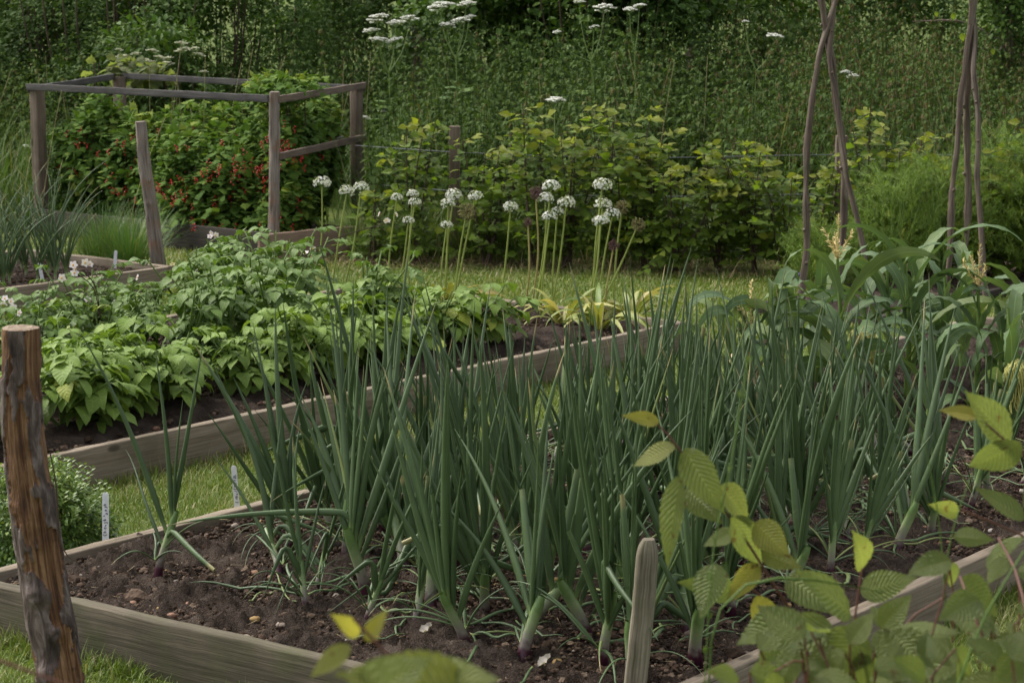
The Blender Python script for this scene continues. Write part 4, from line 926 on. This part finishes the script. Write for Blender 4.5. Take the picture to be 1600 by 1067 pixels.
tall_grass((-.95,0.),(12.6,13.6),3400,.42,.55); tall_grass((0,3.4),(12.5,13.3),4600,.45,.35); tall_grass((1.6,2.9),(12.8,14.2),2200,.85,.5,.0); tall_grass((-5.5,-3.2),(14.2,18),5200,.85,.45); tall_grass((-.9,4.5),(13.2,18.),500,1.05,.2,.3); tall_grass((-1.0,-.4),(13.2,15.),900,.9,.35); tall_grass((-3.2,-1.2),(14.8,16.6),2600,.8,.4)
# pale dry stalks
n=90; X=rng.uniform(-.28,.3,n); Y=rng.uniform(13,18,n); P=np.stack([X*Y,Y,0*X],-1); H=rng.uniform(.8,1.25,n); l=rng.normal(0,.16,(n,2)); t=np.linspace(0,1,6)
tubes(g,P[:,None]+np.stack([l[:,:1]*t**1.5,l[:,1:]*t**1.5,H[:,None]*t],-1),.0017,4,1.0)
g.build('tall_grass',MT['tallgrass'],kind='stuff',label='long rough grass growing along the fence')
print('nettles',time.time()-T0)
# ------------------------------------------------------------ shrubs and trees beyond
def shrub(label,x,Y,h,rad,N,size,mat='dark_shrub',prof='ovate',asp=.7,base=.0,thr=-.05,trunk=0,tip=.1,px=None,name='shrub',cat='shrub'):
    b=np.array([(x-800)/3357*Y*1.006,Y,0.]); t=thing(name,label,cat,b,'shrubs and trees beyond the nettles')
    g=G()
    if trunk:
        tp=b+np.array([rng.normal(0,.1),rng.normal(0,.1),h*.75]); tubes(g,smooth_path([b-UP*.05,(b+tp)/2+np.array([.06,0,0]),tp],16),np.linspace(trunk,trunk*.4,16),12,ulen=True); P0=smooth_path([b,(b+tp)/2+np.array([.06,0,0]),tp],16)
        for k in range(14):
            s=P0[rng.integers(5,16)]; a=rng.uniform(0,6.28); e=s+azi(np.array(a))*rad*rng.uniform(.5,.9)+UP*rng.uniform(0,.7)*rad*.6; tubes(g,smooth_path([s,(s+e)/2+UP*.1,e],8),np.linspace(trunk*.35,.006,8),6)
        g.build('trunk',MT['wood_pole'],t,b); c=b+UP*(base+(h-base)/2)
    else:
        c=b+UP*(base+(h-base)/2); canes(g,b,c,(rad,rad,(h-base)/2),16,.012); g.build('trunk',MT['stembrown'],t,b)
    g=G(); sub=9
    # a crown of overlapping leafy masses, uneven in outline
    for k in range(sub):
        a=rng.uniform(0,6.28); rr=rad*rng.uniform(.15,.62); zz=base+(h-base)*rng.uniform(.22,.85); cc=b+azi(np.array(a))*rr+UP*zz
        s=rad*rng.uniform(.38,.6); crown(g,cc,(s,s,s*rng.uniform(.7,1)*(h-base)/(2*rad)),N//sub,size,prof,clump=2.6/max(rad,.5)+1.2,thr=thr,shell=.35,asp=asp,seg=2,tip=tip,flat=.5,zmin=.1+base*.3)
    g.build('crown',MT[mat],t,b); return t
SH=[('dark bramble thicket beyond the long grass at the left edge',-60,18.6,1.9,1.2,9000,.06,'dark_shrub',{}),
 ('dark bramble mound behind the back left cage post',110,19.2,2.0,1.1,9000,.06,'dark_shrub',{}),
 ('very dark shrub mass at the far top corner left of the cage',30,20,3.2,1.25,9000,.07,'dark_shrub',{}),
 ('broad dark green bush behind the left end of the cage',190,17.9,2.1,1.15,15000,.048,'dark_shrub',{'tip':.3}),
 ('mid green bush behind the elder flowers above the cage',330,18.6,2.3,1.15,14000,.052,'hazel',{}),
 ('dark shrub between cage and hogweed flowers',480,21.5,2.6,1.3,9000,.06,'dark_shrub',{}),
 ('yellow green bush behind the left part of the hogweed',610,22.5,3.4,1.2,6500,.07,'hazel',{'base':.2}),
 ('slender tree with dark trunk behind the hogweed flowers',655,21.,4.0,1.1,7500,.07,'dark_shrub',{'trunk':.08,'base':.9}),
 ('large-leaved hazel bush behind the nettles at centre',790,19.6,2.6,1.05,8500,.085,'hazel',{'prof':'hazel','asp':.85}),
 ('dense large-leaved hazel bush right of centre at the top',930,18.9,2.7,1.15,10500,.085,'hazel',{'prof':'hazel','asp':.85}),
 ('dark hazel bush behind tall nettles left of the first wigwam',1090,20.,2.6,1.15,8500,.08,'hazel',{'prof':'hazel','asp':.85}),
 ('dark far shrub seen behind the first bean wigwam',1250,23.,2.8,1.3,6500,.07,'dark_shrub',{}),
 ('shrub beyond the nettles between the two wigwams',1395,24.,2.3,1.4,6500,.07,'dark_shrub',{}),
 ('small tree with low hanging leaves behind the edge wigwam',1560,18.5,3.2,1.0,9000,.06,'hazel',{'trunk':.05,'base':.6}),
 ('dark shrub closing the view at the far right edge',1680,20.,2.6,1.3,7000,.07,'dark_shrub',{})]
for lab,x,Y,h,r,N,s,mt,k in SH:
    shrub(lab,x,Y,h,r,N,s,mt,**k)
# far hedgerow trees closing the horizon
for i,(x,Y,h,r) in enumerate([(-500,34,7,3.4),(-150,36,8,3.6),(200,38,7.5,3.6),(520,40,8,3.6),(800,38,8,3.8),(1080,41,7,3.6),(1750,40,7.5,3.6),(2100,36,7,3.4)]):
    shrub(f"far hedgerow tree beyond the shrubs, {ORD[i+1]} from left",x,Y,h,r,5000,.26,'dark_shrub',trunk=.2,base=.9,name='hedgerow_tree',cat='tree')
print('shrubs',time.time()-T0)
# ------------------------------------------------------------ umbels
def umbel(t,c,r,b,mat='umbel',n=16,tilt=(0,0)):
    g=G(); a=np.arange(n)*2.4; q=np.sqrt((np.arange(n)+.5)/n); U=np.stack([np.cos(a)*q*r,np.sin(a)*q*r,-.35*r*q**2+rng.normal(0,.05*r,n)],-1); U[:,2]+=U[:,0]*tilt[0]+U[:,1]*tilt[1]
    m=11; a2=rng.uniform(0,6.28,(n,m)); q2=np.sqrt(rng.uniform(0,1,(n,m)))*r*.24; V=U[:,None]+np.stack([np.cos(a2)*q2,np.sin(a2)*q2,rng.normal(0,.03*r,(n,m))],-1); P=(V+c).reshape(-1,3)
    balls(g,P,r*rng.uniform(.075,.12,len(P)),.5,.25,sq=(1,1,.55)); g.build('umbel',MT[mat],t,b)
    g=G(); o=c-UP*r*.75; pp=np.stack([np.broadcast_to(o,(n,3)),U+c-UP*.05*r],1); tubes(g,pp,.0013,4)
    return g
def hogweed(label,b_px,Y,ums,mat='umbel',name='hogweed',cat='wildflower',leaf=True):
    b=at(b_px,300,Y); b[2]=0; t=thing(name,label,cat,b,'tall white umbel flowers'); gs=G()
    node=None
    cs=[at(x,y,Y+rng.uniform(-.08,.08)) for x,y,r in ums]; top=np.mean(cs,0); j=np.array([b[0]*.4+top[0]*.6,Y,max(.3,top[2]-.32)])
    tubes(gs,smooth_path([b,(b+j)/2+np.array([.015,0,0]),j],10),np.linspace(.007,.004,10),6)
    for c,(x,y,r) in zip(cs,ums):
        rr=r/3357*Y; gg=umbel(t,c,rr,b,mat,16,(rng.normal(0,.12),rng.normal(-.15,.1))); gg.build('umbel_rays',MT['stemgreen'],t,b)
        e=c-UP*rr*.75; tubes(gs,smooth_path([j,(j+e)/2+np.array([(e-j)[0]*.15,0,-.02]),e],8),np.linspace(.0038,.002,8),5)
    gs.build('stem',MT['stemgreen'],t,b)
    if leaf:
        g=G(); n=26; P=b+UP*rng.uniform(.15,.85,(n,1))*j[2]; az=rng.uniform(0,6.28,n); P=P+azi(az)*rng.uniform(.03,.14,(n,1)); lobed(g,P,azi(az)+np.array([0,0,.1]),UP+rng.normal(0,.2,(n,3)),rng.uniform(.07,.13,n),rng.uniform(.2,.8,n)); g.build('foliage',MT['hazel'],t,b)
hogweed('hogweed with six flat white flower heads above the nettles',610,14.6,[(589,24,16),(618,32,14),(640,25,14),(579,44,13),(592,58,15),(616,59,12)])
hogweed('tall hogweed with five white heads touching the top edge',712,14.8,[(688,4,20),(728,2,14),(699,36,12),(719,29,14),(733,24,10)])
hogweed('hogweed with one broad white head at the top, right of centre',940,15.,[(944,8,17),(928,40,8),(905,0,9),(870,48,7)])
hogweed('slim hogweed with two small white heads beside the broad one',990,15.1,[(984,12,11),(999,6,10)])
hogweed('single flat white umbel standing above the young hedge',862,12.75,[(867,152,15)],leaf=False)
hogweed('small white umbel just right of the cage corner',560,14.6,[(567,180,10),(598,172,7)],leaf=False)
hogweed('small lone white umbel in the nettles left of the first wigwam',1170,16.,[(1210,53,13),(1165,32,6)],leaf=False)
hogweed('small white umbel right of the first wigwam',1330,14.5,[(1320,110,8),(1332,116,9),(1325,112,7)],leaf=False)
hogweed('tiny white umbel in the long grass left of the cage',38,15.5,[(41,226,7)],leaf=False)
hogweed('pale flowering umbel behind the near rail of the cage',398,14.5,[(395,181,7)],'umbel_c',leaf=False)
b=at(250,300,16.9); b[2]=0; el,P=bush('elder_bush','elder bush with creamy flower heads above the cage rails','shrub',b,(b[0]+.03,16.95,.72),(.46,.4,.66),2400,.085,'hazel',None,10,asp=.42,prof='lance',seg=3,thr=-.3,tip=.1)
for x,y,r in [(193,86,11),(228,92,11),(212,82,8),(238,77,9),(249,87,8),(258,97,13),(262,89,8),(283,65,9),(285,75,11),(303,74,8),(312,83,8),(318,110,7),(186,76,6)]:
    c=at(x,y,16.45+rng.uniform(-.1,.1)); rr=r/3357*16.5; gg=umbel(el,c,rr,b,'umbel_c',14,(rng.normal(0,.15),-.2)); gg.build('umbel_rays',MT['stemgreen'],el,b)
print('umbels',time.time()-T0)
# ------------------------------------------------------------ sweetcorn
def corn(label,b,h,nleaf,az0,tassel=True,silk=None,dry=False,Lf=.5,husk=False):
    b=np.array(b); h=h*.9; Lf=Lf*.86; t=thing('sweetcorn_plant',label,'sweetcorn',b,'sweetcorn plants'); top=b+np.array([rng.normal(0,.015),rng.normal(0,.015),h]); pts=smooth_path([b-UP*.02,(b+top)/2+np.array([.01,0,0]),top],16)
    g=G(); rad=np.linspace(.0125,.005,16)*(1+.12*(np.arange(16)%3==0)); tubes(g,pts,rad,9,ulen=True); g.build('stalk',MT['husk' if dry else 'stemgreen'],t,b)
    for k in range(nleaf):
        f=.12+.72*k/max(nleaf-1,1); i=int(f*15); o=pts[i]; a=az0+np.pi*(k%2)+rng.normal(0,.35); th=rng.uniform(.2,.55)*(1.15-.4*f); L=Lf*rng.uniform(.8,1.15)*(1 if .2<f<.8 else .72)
        g=G(); leaves(g,[o],[azi(np.array(a))*math.sin(th)+UP*math.cos(th)],[azi(np.array(a+np.pi))+UP*.3],L*(.5 if dry else 1),rng.uniform(.04,.06)*(.6 if dry else 1),rng.uniform(.1,.8),seg=22,pw=1.9,droop=rng.uniform(1.9,3.1)*(1.2 if dry else 1),fold=rng.uniform(.12,.35),prof='strap',twist=rng.normal(0,.9 if not dry else 2.),wave=.05)
        g.build('leaf',MT['husk' if dry else 'corn'],t,b)
    if tassel:
        g=G(); n=5 if tassel is True else tassel
        for k in range(n):
            a=k*6.28/n+.4; th=.0 if k==0 else rng.uniform(.35,.65); L=.15 if k==0 else rng.uniform(.08,.12); d=azi(np.array(a))*math.sin(th)+UP*math.cos(th); s=np.linspace(0,1,16)[:,None]; q=top+d*L*s; tubes(g,q,.0018,4); m=16
            for _ in range(2): leaves(g,q,d*.8+nrm(rng.normal(size=(m,3)))*.6,UP+rng.normal(0,.4,(m,3)),.019,.008,.5,seg=2,prof='lance')
        g.build('tassel',MT['tassel'],t,b)
    if silk is not None:
        c,hd=silk; c=np.array(c); g=G(); s0=c-np.array([0,0,.20])+np.array([-.02*hd,0.02,0]); q=smooth_path([s0,(s0+c)/2,c],12); tubes(g,q,np.interp(np.arange(12),[0,3,8,11],[.012,.022,.02,.01]),12,ulen=True); g.build('cob',MT['corn'],t,b)
        g=G(); n=230; a=rng.uniform(0,6.28,n); tt=np.linspace(0,1,9); ro=.044*rng.uniform(0,1,n)**.6; L=rng.uniform(.05,.16,n)*(.6+.5*ro/.044)
        Q=c+np.stack([np.cos(a)[:,None]*ro[:,None]*np.minimum(tt*3,1)+hd*.015*tt,np.sin(a)[:,None]*ro[:,None]*np.minimum(tt*3,1)+0*tt,.03*np.sin(np.minimum(tt*4,np.pi))*(1.2-ro[:,None]/.044)-L[:,None]*np.clip(tt-.25,0,1)**1.1*1.3],-1)
        Q=Q+rng.normal(0,.0034,Q.shape); tubes(g,Q,.0016,4); g.build('silk',MT['silk'],t,b)
    return t
def gb(x,y): return gp(x-14,y+34,.105)
c1=gb(1325,600); corn('tall sweetcorn with open straw-coloured tassel and green silk below',c1,at(1348,378,c1[1])[2]-.105,9,.2,5,(at(1345,520,c1[1]-.06),1),Lf=.50)
c2=gb(1535,610); corn('sweetcorn with a narrow tassel in front of the edge wigwam',c2,at(1547,425,c2[1])[2]-.105,7,2.6,4,None,Lf=.42)
c3=gb(1175,610); corn('short sweetcorn with broad arching leaves beside the grass path',c3,.46,7,.1,False,None,Lf=.48)
corn('sweetcorn with pointed leaves in front of the purple flower',gb(1245,590),.44,7,.5,False,None,Lf=.46)
corn('stocky sweetcorn between the tasselled plant and the first wigwam',gb(1285,572),.50,8,1.1,False,None,Lf=.46)
c6=gb(1430,600); corn('sweetcorn whose long broad leaf hangs down in an arch',c6,.58,9,2.9,False,None,Lf=.6)
corn('bushy sweetcorn behind the arching leaf',gb(1395,570),.50,8,.0,False,None,Lf=.5)
corn('low sweetcorn left of the narrow-tassel plant',gb(1485,575),.48,8,1.6,False,None,Lf=.5)
c9=gb(1592,655); corn('sweetcorn with drooping yellow silk at the frame edge',c9,.50,6,1.2,False,(at(1588,575,c9[1]-.06),1),Lf=.45)
corn('sweetcorn with broad upper leaves beyond the yellow silk',gb(1610,590),.55,7,.3,False,None,Lf=.5)
corn('back row sweetcorn half hidden by the edge wigwam',gb(1440,545),.5,8,.9,False,None,Lf=.5)
for x_,y_,h_,a_,l_ in [(1360,560,.52,.4,'sweetcorn directly under the straw-coloured tassel, one row back'),(1515,560,.5,1.9,'sweetcorn one row behind the narrow-tassel plant'),(1565,620,.44,.7,'short sweetcorn just left of the drooping silk'),(1335,640,.36,2.2,'shortest front sweetcorn rising out of the onions'),(1460,650,.34,.2,'low front sweetcorn below the arching leaf')]:
    corn(l_,gb(x_,y_-14),h_,7,a_,False,None,Lf=.44)
corn('leftmost sweetcorn with a single tall curling leaf over the grass path',gb(1150,612),.40,6,2.4,False,None,Lf=.5)
corn('sweetcorn beside the withered one with overlapping broad leaves',gb(1222,605),.48,8,1.0,False,None,Lf=.5)
corn('withered straw-coloured sweetcorn beside the grass path',gb(1192,612),.36,6,.2,2,None,True,Lf=.4)
# cut pale leaf
# purple flower
c=at(1243,431,9.6); t=thing('purple_flower','single deep purple flower beside the first wigwam foot','flower',(c[0],9.6,.0)); g=G(); an=rng.uniform(0,6.28,22); leaves(g,c+rng.normal(0,.006,(22,3)),azi(an)+UP*rng.uniform(-.3,1.2,(22,1)),UP,rng.uniform(.015,.03,22),.02,.5,seg=3,droop=.6,prof='petal'); g.build('flower_head',MT['purple_flower'],t,t.location[:]); g=G(); tubes(g,smooth_path([(c[0],9.6,0),c],6),.003,5); g.build('stem',MT['stemgreen'],t,t.location[:])
# fennel
def fennel(label,x,yt,Y,h,w):
    b=at(x,400,Y); b[2]=0; t=thing('fennel_plant',label,'fennel',b,'feathery fennel plants'); g=G(); gs=G(); nb=380; B=[];D=[]
    for s in range(9):
        a=rng.uniform(0,6.28); e=b+azi(np.array(a))*w*rng.uniform(.1,.7)+UP*h*rng.uniform(.7,1); tubes(gs,smooth_path([b,(b+e)/2,e],8),np.linspace(.006,.002,8),5)
    a=rng.uniform(0,6.28,nb); zz=rng.uniform(.18,1,nb); q=np.sqrt(rng.uniform(0,1,nb))*w*np.sqrt(np.clip(1.15-zz**2.2,0,1)); C=b+azi(a)*q[:,None]+UP*(h*zz)[:,None]; o=nrm(azi(a)*.9+UP*.7+rng.normal(0,.35,(nb,3))); m=36
    tt=rng.uniform(0,1,(nb,m)); Q=C[:,None]+o[:,None]*(tt*.13)[...,None]; dd=o[:,None]*.75+nrm(rng.normal(size=(nb,m,3))); 
    rr=np.repeat(np.clip(rng.normal(.45,.2,nb),0,.95),m); leaves(g,Q.reshape(-1,3),dd.reshape(-1,3),UP,rng.uniform(.02,.05,nb*m),.0021,rr,seg=1,droop=.3,fold=.05,prof='grass')
    tubes(gs,np.stack([C,C+o*.13],1),.0012,3)
    g.build('foliage',MT['fennel'],t,b); gs.build('stem',MT['stemgreen'],t,b)
fennel('feathery fennel between the two wigwams, nearer the first one',1395,350,11.55,.60,.24)
fennel('feathery fennel right behind the left pole of the edge wigwam',1470,330,11.6,.66,.26)
fennel('tallest feathery fennel behind the edge wigwam',1560,310,11.9,.80,.30)
fennel('low fennel tuft beside the first wigwam foot',1290,430,11.5,.30,.18)
fennel('feathery fennel at the far edge of the bean bed',1630,320,11.6,.72,.26)
# ------------------------------------------------------------ far left bed: young onions and chives
def slim(proto_h,n):
    t=thing('young_onion_plant','young onion','onion',(0,0,0),'young onions in the far left bed'); k=np.arange(n); phi=rng.uniform(0,6.28,n); th=.05+.35*rng.uniform(0,1,n)
    P=onion_leaf_paths(n,np.tile([0,0,.04],(n,1)),th,rng.uniform(.1,.9,n),phi,proto_h*rng.uniform(.6,1.1,n),np.full(n,2.),np.zeros(n),14); tt=np.linspace(0,1,14); g=G(); tubes(g,P,.0058*np.clip((1-tt)*1.2+.02,0,1)**.7*np.ones((n,1)),5,rng.beta(2,1.5,n),.6,ref=azi(phi+1.57)); g.build('foliage',MT['onion'],t); g=G(); tubes(g,smooth_path([(0,0,-.02),(0,0,.05)],5),.007,6); g.build('stem',MT['onstem'],t); return t
sv=[slim(.50,10),slim(.46,9),slim(.55,11)]; cnt=0
for r_,v in enumerate((.28,.5,.72,.94)):
    for i,u in enumerate(np.arange(.36,2.6,.11)):
        p=LB.p(u+rng.normal(0,.02),v+rng.normal(0,.02),.1)
        if p[0]/p[1]*3357+800<-25 and i%2: continue
        if r_==0 and u<.45: continue
        pr=sv[rng.integers(3)]; lab=f"young slender onion, {ORD[i+1]} from the post in {['front','second','third','back'][r_]} row of far bed"
        if id(pr) not in used: used.add(id(pr)); pr.location=p; pr['label']=lab
        else: dup(pr,p,rng.uniform(0,6.28),lab,None,(0,0),rng.uniform(.85,1.15))
for q in sv:
    if id(q) not in used: bpy.data.objects.remove(q)
for x,y,n,h,lab in [(200,412,520,.33,'dense chive clump beside the leaning log post'),(158,405,420,.32,'chive clump behind the upright white label'),(222,398,340,.30,'back chive clump against the leaning log post')]:
    p=gp(x,y,.09); g=G(); az=rng.uniform(0,6.28,n); th=rng.gamma(2.2,.16,n); q=p+azi(az)*np.sqrt(rng.uniform(0,1,(n,1)))*.12
    leaves(g,q,azi(az)*np.sin(th)[:,None]+UP*np.cos(th)[:,None],azi(az+np.pi)+UP*.1,h*rng.uniform(.6,1.2,n),rng.uniform(.003,.005,n),np.where(rng.uniform(size=n)<.1,1,rng.beta(2,2,n)),seg=6,droop=rng.uniform(.1,1.3,n),prof='grass'); o=g.build('chive_clump',MT['chive'],None,p); o['label']=lab; o['category']='chives'; o['group']='chive clumps'
# ------------------------------------------------------------ near hornbeam shoots (out of focus, close to the camera)
def near_plant(label,stems,lv,Yb,foot,mat='hornbeam_near',fill=None,name='hornbeam_sapling'):
    b=at(foot,1000,Yb); b[2]=0; t=thing(name,label,'hedge plant',b,'hornbeam saplings nearest the camera'); gs=G()
    for st in stems:
        q=[at(x,y,Y) for x,y,Y in st]; q=[b+rng.normal(0,.02,3)*np.array([1,1,0]),(b*.45+q[0]*.55)]+q; tubes(gs,smooth_path(q,26),np.linspace(.0042,.0013,26),6)
    g=G()
    for L in lv:
        x0,y0,x1,y1,wd,Y=L[:6]; r=L[6] if len(L)>6 else rng.uniform(.25,.7)
        p0=at(x0,y0,Y+rng.uniform(-.02,.02)); p1=at(x1,y1,Y-rng.uniform(-.03,.05)); d=p1-p0; ln=np.linalg.norm(d)
        leaves(g,[p0],[d],[np.array([rng.normal(0,.35),-1,.65+rng.normal(0,.35)])],ln*1.05,wd/3357*Y*1.1,r,seg=28,droop=rng.uniform(.0,.5),fold=rng.uniform(.1,.3),prof='ovate',wave=.025,serr=.035)
    if fill:
        for (x0,x1,y0,y1,n,s,Y0,Y1,rt) in fill:
            for _ in range(n):
                Y=rng.uniform(Y0,Y1); x,y=rng.uniform(x0,x1),rng.uniform(y0,y1); p0=at(x,y,Y); a=rng.uniform(0,6.28); d=np.array([math.cos(a),rng.normal(0,.5),math.sin(a)*.6-.15]); ln=s*rng.uniform(.7,1.2)
                leaves(g,[p0],[d],[np.array([rng.normal(0,.3),-.7,.8])],ln,ln*.6,np.clip(rng.normal(rt,.15),0,1),seg=24,serr=.035,droop=rng.uniform(.1,.8),fold=.2,prof='ovate',wave=.03)
                e=p0-np.array([0,0,rng.uniform(.05,.12)])+rng.normal(0,.02,3); tubes(gs,np.stack([p0,(p0+e)/2+.004,e]),.0012,4)
    g.build('foliage',MT[mat],t,b); gs.build('stem',MT['stemred'],t,b); return t
Yn=2.65
near_plant('tall hornbeam shoot with drooping toothed leaves over the onions',
 [[(1290,1060,Yn),(1245,970,Yn),(1195,890,Yn),(1150,820,Yn),(1105,765,Yn),(1060,697,Yn),(1005,640,Yn)],[(1250,1000,Yn),(1200,940,Yn),(1150,900,Yn)]],
 [(1030,658,975,648,24,Yn,.95),(1055,698,982,722,34,Yn,.8),(1064,742,1032,888,44,Yn,.5),(1070,700,1126,800,54,Yn,.55),(1072,762,1122,812,42,Yn,.45),(1125,758,1178,815,48,Yn,.75),(1142,808,1192,882,50,Yn,.6),(1180,815,1232,868,46,Yn,.85),(1190,862,1250,885,34,Yn,.8),(1185,880,1138,938,34,Yn,.95),(1150,925,1070,908,42,Yn,.35),(1195,925,1150,1010,0.1,Yn,.9),(1182,930,1218,1008,40,Yn,.95),(1120,880,1095,960,50,Yn-.1,.2),(1230,900,1310,955,58,Yn,.4),(1245,960,1185,1040,60,Yn-.2,.3),(1240,960,1150,1000,55,Yn-.3,.25),(1150,830,1100,850,30,Yn,.5)],Yn,1330)
near_plant('low hornbeam with pale broad leaves below the bed corner board',
 [[(1370,1060,2.5),(1335,980,2.5),(1345,905,2.5),(1348,880,2.5)],[(1420,1060,2.4),(1400,990,2.4),(1480,930,2.4)]],
 [(1348,886,1346,836,46,2.5,.75),(1345,925,1428,902,48,2.5,.4),(1330,960,1248,890,70,2.4,.4),(1300,975,1200,1010,60,2.3,.35),(1340,980,1300,1060,75,2.3,.55),(1395,985,1450,1050,60,2.3,.4),(1390,990,1500,985,46,2.3,.5)],2.45,1390,
 fill=[(1240,1420,970,1075,20,.052,2.05,2.5,.35),(1130,1280,995,1075,8,.054,2.0,2.4,.5)])
near_plant('blurred hornbeam filling the lower right corner of the view',
 [[(1560,1060,2.2),(1530,980,2.2),(1500,900,2.3)],[(1620,1060,2.2),(1590,900,2.3),(1560,840,2.4)]],
 [(1540,880,1600,840,46,2.4,.3),(1500,905,1560,960,60,2.3,.25),(1530,935,1470,965,50,2.2,.2)],2.2,1570,
 fill=[(1400,1640,975,1075,30,.050,1.95,2.4,.3),(1480,1640,870,960,11,.046,2.2,2.5,.35)])
near_plant('hornbeam branch with two pale leaves coming in from the right edge',
 [[(1640,1000,2.6),(1640,760,2.6),(1600,705,2.6),(1565,684,2.6),(1530,652,2.6)],[(1640,960,2.6),(1620,850,2.6),(1560,820,2.6),(1500,795,2.6)]],
 [(1578,688,1512,614,58,2.6,.6),(1528,650,1470,638,26,2.6,1.),(1595,690,1512,740,52,2.6,.5),(1600,812,1524,762,44,2.6,.4),(1498,800,1455,788,26,2.6,.75),(1490,838,1552,842,32,2.6,.4),(1640,720,1600,790,40,2.6,.5)],2.6,1680)
near_plant('very blurred yellowish hornbeam leaves at the bottom edge',
 [[(720,1110,1.55),(640,1050,1.55),(590,1015,1.55),(560,985,1.55),(552,965,1.55)]],
 [(562,990,528,962,28,1.55,.97),(572,1000,600,955,26,1.55,1.),(548,1008,482,1055,32,1.55,.85),(740,1100,540,1045,120,1.35,.8),(640,1075,760,1050,80,1.4,.75),(560,1100,650,1035,90,1.35,.7)],1.55,760)
near_plant('single blurred green twig crossing the bottom left corner',
 [[(-60,1010,1.5),(0,1032,1.5),(60,1050,1.5),(112,1072,1.5)]],[(-40,1010,-80,960,40,1.5,.5)],1.5,-200)
# near grass stems
def near_grass(label,px,Y,r,kind,foot):
    b=at(foot,1000,Y); b[2]=0; t=thing('grass_stem',label,'grass stem',b,'tall grass stems near the camera'); q=[b]+[at(x,y,Y) for x,y in px]; P=smooth_path(q,30)
    g=G(); n=30; rr=np.interp(np.linspace(0,1,n),np.linspace(0,1,len(r)),r); tubes(g,P,rr,5,.4,.35); g.build('blade',MT['tallgrass'],t,b)
    if kind:
        g=G(); k=P[-12:]; m=60; i=rng.integers(0,12,m); leaves(g,k[i]+rng.normal(0,.0015,(m,3)),UP+rng.normal(0,.35,(m,3)),rng.normal(size=(m,3)),.010,.003,.75,seg=2,prof='lance'); g.build('seed_head',MT['tallgrass'],t,b)
near_grass('blurred upright grass seed stem in front of the onions',[(1105,1000),(1115,860),(1150,680),(1168,565)],2.3,[.0016,.0016,.0022],True,1110)
near_grass('long green blade rising beside the right hornbeam leaves',[(1478,960),(1472,860),(1455,740),(1430,640)],2.4,[.003,.0035,.003,.001],False,1480)
near_grass('broad green blade bending by the corner board',[(1480,1000),(1478,880),(1500,790),(1520,735)],2.4,[.004,.005,.004,.001],False,1475)
near_grass('curved grass blade arching over the lower hornbeam leaves',[(1110,1040),(1120,960),(1170,910),(1260,905),(1380,925)],2.3,[.004,.005,.004,.001],False,1105)
near_grass('tall thin blade between the two right-hand hornbeam plants',[(1500,1060),(1540,960),(1600,860)],2.1,[.004,.005,.004,.002],False,1490)
print('done',time.time()-T0,'objects',len(bpy.data.objects))
